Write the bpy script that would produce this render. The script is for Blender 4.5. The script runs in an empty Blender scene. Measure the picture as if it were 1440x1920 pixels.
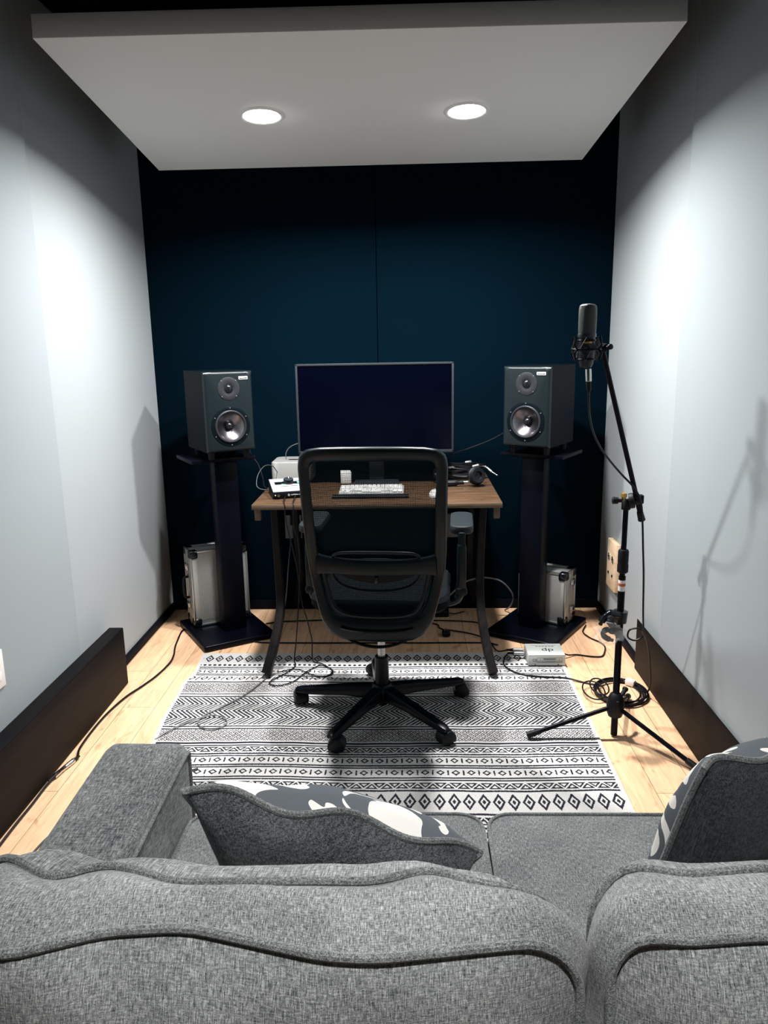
import bpy, bmesh, math, random
import numpy as np
from mathutils import Vector as V, Matrix, noise as mnoise

SC = bpy.context.scene
COL = SC.collection
PI = math.pi
R = math.radians
random.seed(7)

# ------------------------------------------------------------------ camera
cam_d = bpy.data.cameras.new('camera')
cam_d.sensor_fit = 'VERTICAL'
cam_d.sensor_height = 24.0
cam_d.lens = 24.0 * 1440.0 / 1920.0
cam_d.clip_start = 0.02
cam = bpy.data.objects.new('camera', cam_d)
COL.objects.link(cam)
_dn = V((110, 6430, 1440)).normalized()
_Y = V((47, -323, 1440)).normalized()
_Y = (_Y - _dn * _Y.dot(_dn)).normalized()
_Z = -_dn
_X = _Y.cross(_Z)
cam.matrix_world = Matrix(((_X.x, -_X.y, -_X.z, 0), (_Y.x, -_Y.y, -_Y.z, 0), (_Z.x, -_Z.y, -_Z.z, 1.40), (0, 0, 0, 1)))
SC.camera = cam

# ------------------------------------------------------------------ world, exposure
SC.view_settings.view_transform = 'Standard'
SC.view_settings.look = 'None'
SC.view_settings.gamma = 1.0
SC.view_settings.use_curve_mapping = False
SC.view_settings.exposure = 0.0
w = bpy.data.worlds.new('world')
w.use_nodes = True
w.node_tree.nodes['Background'].inputs['Color'].default_value = (0, 0, 0, 1)
w.node_tree.nodes['Background'].inputs['Strength'].default_value = 0
SC.world = w
LAMP_W = 49.0         # watts of each downlight in the hanging panel
REAR_W = 13.0         # watts of the downlight over the back of the room

# ------------------------------------------------------------------ materials
def new_mat(name):
    m = bpy.data.materials.new(name)
    m.use_nodes = True
    return m, m.node_tree.nodes, m.node_tree.links, m.node_tree.nodes['Principled BSDF']

def mat(name, col, rough=0.5, metal=0.0, spec=0.5, bump=0.0, bscale=400.0, var=0.0, coat=0.0):
    m, n, l, p = new_mat(name)
    p.inputs['Base Color'].default_value = (*col, 1)
    p.inputs['Roughness'].default_value = rough
    p.inputs['Metallic'].default_value = metal
    p.inputs['Specular IOR Level'].default_value = spec
    p.inputs['Coat Weight'].default_value = coat
    tc = n.new('ShaderNodeTexCoord')
    if bump > 0 or var > 0:
        nz = n.new('ShaderNodeTexNoise')
        nz.inputs['Scale'].default_value = bscale
        nz.inputs['Detail'].default_value = 3
        l.new(tc.outputs['Object'], nz.inputs['Vector'])
        if bump > 0:
            b = n.new('ShaderNodeBump')
            b.inputs['Strength'].default_value = bump
            b.inputs['Distance'].default_value = 0.002
            l.new(nz.outputs['Fac'], b.inputs['Height'])
            l.new(b.outputs['Normal'], p.inputs['Normal'])
        if var > 0:
            cr = n.new('ShaderNodeValToRGB')
            cr.color_ramp.elements[0].color = (*[c * (1 - var) for c in col], 1)
            cr.color_ramp.elements[1].color = (*[min(1, c * (1 + var)) for c in col], 1)
            cr.color_ramp.elements[0].position = 0.3
            cr.color_ramp.elements[1].position = 0.7
            l.new(nz.outputs['Fac'], cr.inputs['Fac'])
            l.new(cr.outputs['Color'], p.inputs['Base Color'])
    return m

def emit(name, col, strength):
    m, n, l, p = new_mat(name)
    p.inputs['Base Color'].default_value = (*col, 1)
    p.inputs['Emission Color'].default_value = (*col, 1)
    p.inputs['Emission Strength'].default_value = strength
    return m

def wood_floor():
    m, n, l, p = new_mat('maple_planks')
    tc = n.new('ShaderNodeTexCoord')
    mp = n.new('ShaderNodeMapping')
    mp.inputs['Rotation'].default_value = (0, 0, R(90))
    l.new(tc.outputs['Object'], mp.inputs['Vector'])
    br = n.new('ShaderNodeTexBrick')
    br.offset = 0.37
    br.inputs['Scale'].default_value = 1.0
    br.inputs['Brick Width'].default_value = 0.92
    br.inputs['Row Height'].default_value = 0.127
    br.inputs['Mortar Size'].default_value = 0.0011
    br.inputs['Mortar Smooth'].default_value = 0.1
    br.inputs['Bias'].default_value = 0.0
    br.inputs['Color1'].default_value = (0.90, 0.60, 0.385, 1)
    br.inputs['Color2'].default_value = (0.84, 0.54, 0.335, 1)
    br.inputs['Mortar'].default_value = (0.27, 0.17, 0.10, 1)
    l.new(mp.outputs['Vector'], br.inputs['Vector'])
    mp2 = n.new('ShaderNodeMapping')
    mp2.inputs['Scale'].default_value = (22, 2.2, 1)
    l.new(tc.outputs['Object'], mp2.inputs['Vector'])
    nz = n.new('ShaderNodeTexNoise')
    nz.inputs['Scale'].default_value = 2.0
    nz.inputs['Detail'].default_value = 6
    nz.inputs['Distortion'].default_value = 1.2
    l.new(mp2.outputs['Vector'], nz.inputs['Vector'])
    cr = n.new('ShaderNodeValToRGB')
    cr.color_ramp.elements[0].position = 0.30
    cr.color_ramp.elements[0].color = (0.84, 0.79, 0.73, 1)
    cr.color_ramp.elements[1].position = 0.62
    cr.color_ramp.elements[1].color = (1.08, 1.06, 1.04, 1)
    l.new(nz.outputs['Fac'], cr.inputs['Fac'])
    mx = n.new('ShaderNodeMix')
    mx.data_type = 'RGBA'
    mx.blend_type = 'MULTIPLY'
    mx.inputs['Factor'].default_value = 1
    l.new(br.outputs['Color'], mx.inputs['A'])
    l.new(cr.outputs['Color'], mx.inputs['B'])
    # knots
    mp3 = n.new('ShaderNodeMapping')
    mp3.inputs['Scale'].default_value = (5.5, 2.4, 1)
    l.new(tc.outputs['Object'], mp3.inputs['Vector'])
    vo = n.new('ShaderNodeTexNoise')
    vo.inputs['Scale'].default_value = 1.7
    vo.inputs['Detail'].default_value = 5
    vo.inputs['Distortion'].default_value = 2.5
    l.new(mp3.outputs['Vector'], vo.inputs['Vector'])
    cr2 = n.new('ShaderNodeValToRGB')
    cr2.color_ramp.elements[0].position = 0.60
    cr2.color_ramp.elements[0].color = (1, 1, 1, 1)
    cr2.color_ramp.elements[1].position = 0.74
    cr2.color_ramp.elements[1].color = (0.62, 0.50, 0.42, 1)
    l.new(vo.outputs['Fac'], cr2.inputs['Fac'])
    mx2 = n.new('ShaderNodeMix')
    mx2.data_type = 'RGBA'
    mx2.blend_type = 'MULTIPLY'
    mx2.inputs['Factor'].default_value = 1
    l.new(mx.outputs['Result'], mx2.inputs['A'])
    l.new(cr2.outputs['Color'], mx2.inputs['B'])
    l.new(mx2.outputs['Result'], p.inputs['Base Color'])
    p.inputs['Roughness'].default_value = 0.42
    return m

def wood(name, c1, c2, scale=(3, 40, 40), rough=0.45, spec=0.35):
    m, n, l, p = new_mat(name)
    tc = n.new('ShaderNodeTexCoord')
    mp = n.new('ShaderNodeMapping')
    mp.inputs['Scale'].default_value = scale
    l.new(tc.outputs['Object'], mp.inputs['Vector'])
    nz = n.new('ShaderNodeTexNoise')
    nz.inputs['Scale'].default_value = 1.0
    nz.inputs['Detail'].default_value = 6
    nz.inputs['Distortion'].default_value = 1.6
    l.new(mp.outputs['Vector'], nz.inputs['Vector'])
    cr = n.new('ShaderNodeValToRGB')
    cr.color_ramp.elements[0].position = 0.32
    cr.color_ramp.elements[0].color = (*c1, 1)
    cr.color_ramp.elements[1].position = 0.68
    cr.color_ramp.elements[1].color = (*c2, 1)
    l.new(nz.outputs['Fac'], cr.inputs['Fac'])
    l.new(cr.outputs['Color'], p.inputs['Base Color'])
    p.inputs['Roughness'].default_value = rough
    p.inputs['Specular IOR Level'].default_value = spec
    return m

def tweed(name, lo, hi, s1, s2, bump=0.6, fine=900.0, attr=None, lo_p=0.46, hi_p=0.70):
    """heathered woven upholstery: two sets of stretched threads plus pale flecks"""
    m, n, l, p = new_mat(name)
    tc = n.new('ShaderNodeTexCoord')
    src = tc.outputs['Object']
    if attr:
        an = n.new('ShaderNodeAttribute')
        an.attribute_name = attr
        src = an.outputs['Vector']
    outs = []
    for s in (s1, s2):
        mp = n.new('ShaderNodeMapping')
        mp.inputs['Scale'].default_value = s
        l.new(src, mp.inputs['Vector'])
        nz = n.new('ShaderNodeTexNoise')
        nz.inputs['Scale'].default_value = 1.0
        nz.inputs['Detail'].default_value = 3
        nz.inputs['Roughness'].default_value = 0.6
        l.new(mp.outputs['Vector'], nz.inputs['Vector'])
        outs.append(nz.outputs['Fac'])
    big = n.new('ShaderNodeTexNoise')
    big.inputs['Scale'].default_value = 9
    big.inputs['Detail'].default_value = 4
    l.new(tc.outputs['Object'], big.inputs['Vector'])
    fl = n.new('ShaderNodeTexNoise')
    fl.inputs['Scale'].default_value = fine
    fl.inputs['Detail'].default_value = 1
    l.new(tc.outputs['Object'], fl.inputs['Vector'])
    def mth(op, a, b):
        q = n.new('ShaderNodeMath')
        q.operation = op
        for i, x in enumerate((a, b)):
            if isinstance(x, (int, float)):
                q.inputs[i].default_value = x
            else:
                l.new(x, q.inputs[i])
        return q.outputs[0]
    s = mth('ADD', mth('MULTIPLY', outs[0], 0.50), mth('MULTIPLY', outs[1], 0.30))
    s = mth('ADD', s, mth('MULTIPLY', big.outputs['Fac'], 0.14))
    s = mth('ADD', s, mth('MULTIPLY', fl.outputs['Fac'], 0.22))
    cr = n.new('ShaderNodeValToRGB')
    e = cr.color_ramp.elements
    e[0].position = lo_p
    e[0].color = (*lo, 1)
    e[1].position = hi_p
    e[1].color = (*hi, 1)
    mid = e.new((lo_p + hi_p) / 2)
    mid.color = (*[a * 0.62 + b * 0.38 for a, b in zip(lo, hi)], 1)
    l.new(s, cr.inputs['Fac'])
    l.new(cr.outputs['Color'], p.inputs['Base Color'])
    b = n.new('ShaderNodeBump')
    b.inputs['Strength'].default_value = bump
    b.inputs['Distance'].default_value = 0.0016
    l.new(s, b.inputs['Height'])
    l.new(b.outputs['Normal'], p.inputs['Normal'])
    p.inputs['Roughness'].default_value = 0.92
    p.inputs['Specular IOR Level'].default_value = 0.2
    p.inputs['Sheen Weight'].default_value = 0.15
    p.inputs['Sheen Roughness'].default_value = 0.5
    return m

def rug_mat():
    m, n, l, p = new_mat('woven_cotton')
    at = n.new('ShaderNodeAttribute')
    at.attribute_name = 'pattern'
    tc = n.new('ShaderNodeTexCoord')
    nz = n.new('ShaderNodeTexNoise')
    nz.inputs['Scale'].default_value = 330
    nz.inputs['Detail'].default_value = 2
    l.new(tc.outputs['Object'], nz.inputs['Vector'])
    cr = n.new('ShaderNodeValToRGB')
    cr.color_ramp.elements[0].position = 0.25
    cr.color_ramp.elements[0].color = (0.48, 0.468, 0.462, 1)
    cr.color_ramp.elements[1].position = 0.6
    cr.color_ramp.elements[1].color = (0.64, 0.628, 0.62, 1)
    l.new(nz.outputs['Fac'], cr.inputs['Fac'])
    cr2 = n.new('ShaderNodeValToRGB')
    cr2.color_ramp.elements[0].position = 0.35
    cr2.color_ramp.elements[0].color = (0.006, 0.007, 0.014, 1)
    cr2.color_ramp.elements[1].position = 0.8
    cr2.color_ramp.elements[1].color = (0.05, 0.05, 0.062, 1)
    l.new(nz.outputs['Fac'], cr2.inputs['Fac'])
    mx = n.new('ShaderNodeMix')
    mx.data_type = 'RGBA'
    l.new(at.outputs['Fac'], mx.inputs['Factor'])
    l.new(cr.outputs['Color'], mx.inputs['A'])
    l.new(cr2.outputs['Color'], mx.inputs['B'])
    l.new(mx.outputs['Result'], p.inputs['Base Color'])
    p.inputs['Roughness'].default_value = 0.95
    p.inputs['Specular IOR Level'].default_value = 0.1
    b = n.new('ShaderNodeBump')
    b.inputs['Strength'].default_value = 0.4
    b.inputs['Distance'].default_value = 0.001
    l.new(nz.outputs['Fac'], b.inputs['Height'])
    l.new(b.outputs['Normal'], p.inputs['Normal'])
    return m

def mesh_mat(name, col, pitch, hole):
    """woven chair mesh: a fine grid of threads with open holes between"""
    m, n, l, p = new_mat(name)
    p.inputs['Base Color'].default_value = (*col, 1)
    p.inputs['Roughness'].default_value = 0.6
    p.inputs['Specular IOR Level'].default_value = 0.06
    tc = n.new('ShaderNodeTexCoord')
    sp = n.new('ShaderNodeSeparateXYZ')
    l.new(tc.outputs['Object'], sp.inputs[0])
    def mth(op, a, b=0.0):
        q = n.new('ShaderNodeMath')
        q.operation = op
        for i, x in enumerate((a, b)):
            if isinstance(x, (int, float)):
                q.inputs[i].default_value = x
            else:
                l.new(x, q.inputs[i])
        return q.outputs[0]
    fx = mth('FRACT', mth('MULTIPLY', sp.outputs['X'], 1 / pitch))
    fz = mth('FRACT', mth('MULTIPLY', sp.outputs['Z'], 0.8 / pitch))
    h = mth('MULTIPLY', mth('LESS_THAN', fx, hole), mth('LESS_THAN', fz, hole + 0.12))
    tr = n.new('ShaderNodeBsdfTransparent')
    ms = n.new('ShaderNodeMixShader')
    l.new(h, ms.inputs[0])
    l.new(p.outputs[0], ms.inputs[1])
    l.new(tr.outputs[0], ms.inputs[2])
    l.new(ms.outputs[0], n['Material Output'].inputs['Surface'])
    return m

def ikat_mat():
    m, n, l, p = new_mat('printed_cotton')
    tc = n.new('ShaderNodeTexCoord')
    mp = n.new('ShaderNodeMapping')
    mp.inputs['Scale'].default_value = (1.0, 1.0, 1.0)
    l.new(tc.outputs['Object'], mp.inputs['Vector'])
    nz = n.new('ShaderNodeTexNoise')
    nz.inputs['Scale'].default_value = 8.0
    nz.inputs['Detail'].default_value = 1.2
    nz.inputs['Distortion'].default_value = 1.3
    l.new(mp.outputs['Vector'], nz.inputs['Vector'])
    cr = n.new('ShaderNodeValToRGB')
    cr.color_ramp.interpolation = 'CONSTANT'
    e = cr.color_ramp.elements
    e[0].position = 0.0
    e[0].color = (0.80, 0.78, 0.74, 1)
    e[1].position = 0.40
    e[1].color = (0.10, 0.115, 0.13, 1)
    x = e.new(0.575)
    x.color = (0.82, 0.80, 0.76, 1)
    l.new(nz.outputs['Fac'], cr.inputs['Fac'])
    l.new(cr.outputs['Color'], p.inputs['Base Color'])
    p.inputs['Roughness'].default_value = 0.9
    p.inputs['Specular IOR Level'].default_value = 0.15
    return m

def paint(name, col, rough=0.85, spec=0.08):
    m, n, l, p = new_mat(name)
    tc = n.new('ShaderNodeTexCoord')
    nz = n.new('ShaderNodeTexNoise')
    nz.inputs['Scale'].default_value = 1.3
    nz.inputs['Detail'].default_value = 5
    l.new(tc.outputs['Object'], nz.inputs['Vector'])
    cr = n.new('ShaderNodeValToRGB')
    cr.color_ramp.elements[0].color = (*[c * 0.95 for c in col], 1)
    cr.color_ramp.elements[1].color = (*[min(1, c * 1.05) for c in col], 1)
    l.new(nz.outputs['Fac'], cr.inputs['Fac'])
    l.new(cr.outputs['Color'], p.inputs['Base Color'])
    n2 = n.new('ShaderNodeTexNoise')
    n2.inputs['Scale'].default_value = 420
    n2.inputs['Detail'].default_value = 2
    l.new(tc.outputs['Object'], n2.inputs['Vector'])
    b = n.new('ShaderNodeBump')
    b.inputs['Strength'].default_value = 0.12
    b.inputs['Distance'].default_value = 0.001
    l.new(n2.outputs['Fac'], b.inputs['Height'])
    l.new(b.outputs['Normal'], p.inputs['Normal'])
    p.inputs['Roughness'].default_value = rough
    p.inputs['Specular IOR Level'].default_value = spec
    return m

MT = dict(
    floor=wood_floor(),
    wall=paint('pale_grey_paint', (0.325, 0.354, 0.373)),
    wall2=paint('grey_panel_fabric', (0.288, 0.321, 0.342)),
    navy=paint('blue_black_paint', (0.0007, 0.0058, 0.0112), 0.95, spec=0.02),
    black_ceiling=paint('black_paint', (0.0006, 0.002, 0.006), 0.95, spec=0.02),
    cloud=paint('cloud_fabric', (0.66, 0.675, 0.67)),
    trim=mat('black_trim', (0.001, 0.002, 0.006), 0.7, spec=0.1),
    board=wood('dark_stained_board', (0.0020, 0.0025, 0.0040), (0.0075, 0.0062, 0.006), (3, 2.0, 14), 0.6, 0.07),
    lamp=emit('lamp_diffuser', (1.0, 0.985, 0.96), 24.0),
    white=mat('white_plastic', (0.78, 0.78, 0.77), 0.4),
    rug=rug_mat(),
    black=mat('black_plastic', (0.0025, 0.0045, 0.007), 0.42, spec=0.25),
    blackgloss=mat('gloss_black', (0.003, 0.004, 0.006), 0.15),
    chairblack=mat('chair_nylon', (0.0016, 0.0066, 0.0092), 0.34, spec=0.32),
    chairbase=mat('base_nylon', (0.0012, 0.0028, 0.006), 0.30, spec=0.22),
    pad=mat('armrest_pad', (0.011, 0.016, 0.019), 0.45, spec=0.3),
    rubber=mat('black_rubber', (0.002, 0.003, 0.0055), 0.55, spec=0.25),
    standblack=mat('stand_black', (0.0008, 0.0015, 0.0045), 0.35, spec=0.12),
    cabinet=mat('speaker_vinyl', (0.0014, 0.0045, 0.0070), 0.45, spec=0.07, bump=0.15, bscale=900),
    driver=mat('driver_plate', (0.018, 0.020, 0.025), 0.5, spec=0.25),
    cone=mat('cone_poly', (0.20, 0.19, 0.21), 0.30, 1.0),
    dome=mat('dome_silk', (0.006, 0.007, 0.010), 0.22),
    chrome=mat('chrome', (0.62, 0.62, 0.61), 0.18, 1.0),
    steel=mat('brushed_steel', (0.50, 0.51, 0.51), 0.35, 1.0),
    alu=mat('anodised_aluminium', (0.52, 0.54, 0.54), 0.38, 1.0),
    ribbed=mat('ribbed_case_panel', (0.36, 0.37, 0.365), 0.45, 0.35),
    topplate=mat('interface_top', (0.33, 0.32, 0.345), 0.45, 0.2),
    silver=mat('silver_shell', (0.55, 0.56, 0.55), 0.4, 0.3),
    oak=wood('desk_oak', (0.040, 0.0225, 0.012), (0.098, 0.055, 0.030), (4, 34, 34), 0.4),
    edge=wood('desk_edge_ply', (0.09, 0.058, 0.036), (0.19, 0.13, 0.085), (4, 10, 160), 0.5),
    legwood=wood('dark_leg_wood', (0.004, 0.004, 0.005), (0.013, 0.011, 0.0105), (20, 20, 3), 0.5, 0.15),
    screen=mat('screen_glass', (0.0006, 0.001, 0.004), 0.12, spec=0.12),
    bezel=mat('monitor_bezel', (0.035, 0.042, 0.050), 0.35, 0.4),
    gold=mat('brass', (0.75, 0.45, 0.10), 0.3, 1.0),
    pinewood=wood('pale_wood_box', (0.62, 0.44, 0.28), (0.78, 0.60, 0.42), (4, 4, 20), 0.5),
    green=emit('green_light', (0.05, 0.9, 0.25), 1.2),
    screenlit=emit('tiny_display', (0.35, 0.8, 0.6), 0.7),
    dibox=mat('grey_paint_metal', (0.50, 0.53, 0.50), 0.5, bump=0.05),
    ink=mat('black_ink', (0.01, 0.012, 0.015), 0.6),
    red=mat('red_ink', (0.55, 0.10, 0.06), 0.6),
    paper=mat('white_label', (0.78, 0.77, 0.76), 0.6),
    cable=mat('black_cable', (0.002, 0.0025, 0.006), 0.42, spec=0.3),
    wcable=mat('grey_white_cable', (0.17, 0.165, 0.175), 0.5),
    gcable=mat('grey_cable', (0.045, 0.045, 0.052), 0.5, spec=0.3),
    mesh=mesh_mat('mesh_weave', (0.0022, 0.0120, 0.0175), 0.0034, 0.50),
    micbody=mat('mic_body', (0.006, 0.008, 0.010), 0.35),
    grille=mat('mic_grille', (0.032, 0.040, 0.040), 0.45, 0.4, bump=0.6, bscale=1500),
    ikat=ikat_mat(),
    seatcloth=mat('black_seat_cloth', (0.0014, 0.0032, 0.0045), 0.9, spec=0.1),
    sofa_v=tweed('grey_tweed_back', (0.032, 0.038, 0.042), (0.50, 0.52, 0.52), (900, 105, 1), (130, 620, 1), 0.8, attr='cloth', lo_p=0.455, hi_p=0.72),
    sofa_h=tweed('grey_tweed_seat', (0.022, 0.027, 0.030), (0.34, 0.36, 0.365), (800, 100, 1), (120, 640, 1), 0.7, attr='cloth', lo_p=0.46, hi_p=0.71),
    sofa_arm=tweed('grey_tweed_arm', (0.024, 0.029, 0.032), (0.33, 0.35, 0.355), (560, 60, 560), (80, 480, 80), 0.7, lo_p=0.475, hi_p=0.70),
    dimplate=mat('dim_outlet_plate', (0.14, 0.15, 0.145), 0.5),
    baffle=mat('speaker_baffle', (0.0032, 0.0078, 0.0100), 0.33, spec=0.45, bump=0.12, bscale=900),
    pipe=tweed('piping_tweed', (0.030, 0.036, 0.039), (0.34, 0.355, 0.36), (700, 700, 700), (300, 300, 300), 0.9),
    pillow_shaded=tweed('shaded_tweed', (0.003, 0.005, 0.008), (0.085, 0.095, 0.105), (560, 560, 70), (90, 90, 560), 0.6),  # same pillow tweed, shade put into its colour for the right pillow
    pillow=tweed('dark_tweed', (0.007, 0.011, 0.015), (0.19, 0.205, 0.215), (560, 560, 70), (90, 90, 560), 0.6),
)
def clear_mat():
    m, n, l, p = new_mat('clear_bag')
    p.inputs['Base Color'].default_value = (0.9, 0.95, 0.96, 1)
    p.inputs['Roughness'].default_value = 0.12
    p.inputs['Alpha'].default_value = 0.16
    return m
MT['clear'] = clear_mat()

# ------------------------------------------------------------------ geometry helpers
class M:
    def __init__(self):
        self.bm = bmesh.new()
    def _tag(self, geom, mi):
        for g in geom:
            if isinstance(g, bmesh.types.BMFace):
                g.material_index = mi
    def box(self, c, s, bev=0.0, rot=None, mi=0, segs=2):
        """c centre, s full size, rot a Matrix"""
        r = bmesh.ops.create_cube(self.bm, size=1.0)
        vs = r['verts']
        mx = Matrix.Translation(V(c)) @ (rot.to_4x4() if rot else Matrix.Identity(4)) @ Matrix.Diagonal((*s, 1))
        bmesh.ops.transform(self.bm, matrix=mx, verts=vs)
        fs = set(f for v in vs for f in v.link_faces)
        for f in fs:
            f.material_index = mi
        if bev > 0:
            es = list(set(e for v in vs for e in v.link_edges))
            bmesh.ops.bevel(self.bm, geom=es, offset=bev, segments=segs, profile=0.5, affect='EDGES', clamp_overlap=True)
        return self
    def ring(self, pts):
        return [self.bm.verts.new(p) for p in pts]
    def bridge(self, a, b, closed=True, mi=0):
        k = len(a)
        for i in range(k if closed else k - 1):
            j = (i + 1) % k
            try:
                f = self.bm.faces.new((a[i], a[j], b[j], b[i]))
                f.material_index = mi
            except ValueError:
                pass
    def cap(self, a, mi=0):
        try:
            f = self.bm.faces.new(a)
            f.material_index = mi
        except ValueError:
            pass
    def loft(self, rings, closed=True, caps=True, loop=False, mi=0):
        rs = [self.ring(r) for r in rings]
        for i in range(len(rs) - 1):
            self.bridge(rs[i], rs[i + 1], closed, mi)
        if loop:
            self.bridge(rs[-1], rs[0], closed, mi)
        elif caps and closed:
            self.cap(rs[0][::-1], mi)
            self.cap(rs[-1], mi)
        return rs
    def lathe(self, prof, origin=(0, 0, 0), axis=(0, 0, 1), segs=32, mi=0, caps=True):
        """prof list of (radius, distance along axis)"""
        ax = V(axis).normalized()
        q = V((0, 0, 1)).rotation_difference(ax).to_matrix()
        o = V(origin)
        rings = []
        for r, h in prof:
            r = max(r, 1e-5)
            rings.append([o + q @ V((r * math.cos(2 * PI * i / segs), r * math.sin(2 * PI * i / segs), h)) for i in range(segs)])
        self.loft(rings, True, caps, mi=mi)
        return self
    def cyl(self, a, b, r0, r1=None, segs=20, mi=0):
        a, b = V(a), V(b)
        r1 = r0 if r1 is None else r1
        return self.lathe([(r0, 0), (r1, (b - a).length)], a, b - a, segs, mi)
    def tube(self, pts, r, segs=10, closed=False, mi=0, smooth=6, radii=None, flat=None):
        P = catmull(pts, smooth, closed) if smooth > 1 else [V(p) for p in pts]
        k = len(P)
        T = []
        for i in range(k):
            if closed:
                t = P[(i + 1) % k] - P[i - 1]
            else:
                t = P[min(i + 1, k - 1)] - P[max(i - 1, 0)]
            T.append(t.normalized() if t.length > 1e-9 else V((0, 0, 1)))
        up = V((0, 0, 1)) if abs(T[0].z) < 0.9 else V((1, 0, 0))
        nrm = (up - T[0] * up.dot(T[0])).normalized()
        rings = []
        for i in range(k):
            nrm = (nrm - T[i] * nrm.dot(T[i]))
            nrm = nrm.normalized() if nrm.length > 1e-6 else V((1, 0, 0))
            bi = T[i].cross(nrm)
            rr = r if radii is None else radii[min(len(radii) - 1, int(round(i / max(1, k - 1) * (len(radii) - 1))))]
            rings.append([P[i] + (nrm * math.cos(2 * PI * j / segs) + bi * math.sin(2 * PI * j / segs)) * rr for j in range(segs)])
        self.loft(rings, True, True, closed, mi)
        return self
    def sphere(self, c, r, sc=(1, 1, 1), seg=24, ring=14, mi=0, rot=None):
        res = bmesh.ops.create_uvsphere(self.bm, u_segments=seg, v_segments=ring, radius=r)
        mx = Matrix.Translation(V(c)) @ (rot.to_4x4() if rot else Matrix.Identity(4)) @ Matrix.Diagonal((*sc, 1))
        bmesh.ops.transform(self.bm, matrix=mx, verts=res['verts'])
        for f in set(f for v in res['verts'] for f in v.link_faces):
            f.material_index = mi
        return self
    def prism(self, outline, a, b, bev=0.0, mi=0):
        """outline: list of (x, z); extruded along y from a to b"""
        self.loft([[V((x, a, z)) for x, z in outline], [V((x, b, z)) for x, z in outline]], mi=mi)
        return self
    def build(self, name, m, parent=None, sharp=35, loc=None, rotz=None):
        bm = self.bm
        bmesh.ops.recalc_face_normals(bm, faces=bm.faces)
        me = bpy.data.meshes.new(name)
        bm.to_mesh(me)
        bm.free()
        ms = m if isinstance(m, (list, tuple)) else [m]
        for x in ms:
            me.materials.append(MT[x] if isinstance(x, str) else x)
        if sharp is not None:
            for p in me.polygons:
                p.use_smooth = True
            me.set_sharp_from_angle(angle=R(sharp))
        o = bpy.data.objects.new(name, me)
        COL.objects.link(o)
        if parent:
            o.parent = parent
        if loc is not None:
            o.location = loc
        if rotz is not None:
            o.rotation_euler = (0, 0, rotz)
        return o

def catmull(pts, n, closed=False):
    P = [V(p) for p in pts]
    k = len(P)
    out = []
    rng = k if closed else k - 1
    for i in range(rng):
        p1, p2 = P[i], P[(i + 1) % k]
        p0 = P[i - 1] if (closed or i > 0) else p1 * 2 - p2
        p3 = P[(i + 2) % k] if (closed or i + 2 < k) else p2 * 2 - p1
        for j in range(n):
            t = j / n
            out.append(0.5 * ((2 * p1) + (p2 - p0) * t + (2 * p0 - 5 * p1 + 4 * p2 - p3) * t * t + (3 * p1 - p0 - 3 * p2 + p3) * t ** 3))
    if not closed:
        out.append(P[-1])
    return out

def tag(o, label=None, cat=None, group=None, kind=None):
    if label: o['label'] = label
    if cat: o['category'] = cat
    if group: o['group'] = group
    if kind: o['kind'] = kind
    return o

def thing(name, label, cat, loc=(0, 0, 0), rotz=0.0, group=None):
    o = bpy.data.objects.new(name, None)
    o.empty_display_size = 0.05
    COL.objects.link(o)
    o.location = loc
    o.rotation_euler = (0, 0, rotz)
    return tag(o, label, cat, group)

def children(o):
    return [c for c in bpy.data.objects if c.parent == o]

def copy_tree(o, parent=None):
    c = o.copy()
    COL.objects.link(c)
    if parent:
        c.parent = parent
    for ch in children(o):
        copy_tree(ch, c)
    return c

def struct(o):
    o['kind'] = 'structure'
    return o

def text_mesh(name, s, size, m, parent, mx, depth=0.0004):
    cu = bpy.data.curves.new(name, 'FONT')
    cu.body = s
    cu.size = size
    cu.align_x = 'CENTER'
    cu.align_y = 'CENTER'
    cu.extrude = depth
    t = bpy.data.objects.new(name, cu)
    COL.objects.link(t)
    dg = bpy.context.evaluated_depsgraph_get()
    me = bpy.data.meshes.new_from_object(t.evaluated_get(dg))
    bpy.data.objects.remove(t)
    bpy.data.curves.remove(cu)
    me.materials.clear()
    me.materials.append(MT[m])
    me.transform(mx)
    o = bpy.data.objects.new(name, me)
    COL.objects.link(o)
    o.parent = parent
    return o

def rrect(w, h, r, n=8):
    """rounded rectangle outline, list of (a, b) counter-clockwise"""
    out = []
    for cx, cy, a0 in ((w / 2 - r, h / 2 - r, 0), (-w / 2 + r, h / 2 - r, 90), (-w / 2 + r, -h / 2 + r, 180), (w / 2 - r, -h / 2 + r, 270)):
        for i in range(n + 1):
            a = R(a0 + 90 * i / n)
            out.append((cx + r * math.cos(a), cy + r * math.sin(a)))
    return out

def resample(pts, n):
    """closed 2-D outline resampled to n equal steps"""
    P = [V((p[0], p[1], 0)) for p in pts]
    k = len(P)
    L = [(P[(i + 1) % k] - P[i]).length for i in range(k)]
    tot = sum(L)
    out = []
    i, acc = 0, 0.0
    for j in range(n):
        d = tot * j / n
        while acc + L[i] < d:
            acc += L[i]
            i += 1
        t = (d - acc) / L[i] if L[i] > 0 else 0
        q = P[i].lerp(P[(i + 1) % k], t)
        out.append((q.x, q.y))
    return out

# ------------------------------------------------------------------ the room
XL, XR, YB, YF, ZC = -1.285, 0.985, 3.90, -1.10, 2.58
m = M(); m.box(((XL + XR) / 2, (YB + YF) / 2, -0.05), (XR - XL + 0.3, YB - YF + 0.3, 0.1))
struct(m.build('floor', 'floor'))
m = M(); m.box(((XL + XR) / 2, (YB + YF) / 2, ZC + 0.05), (XR - XL + 0.3, YB - YF + 0.3, 0.1))
struct(m.build('ceiling', 'black_ceiling'))
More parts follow.
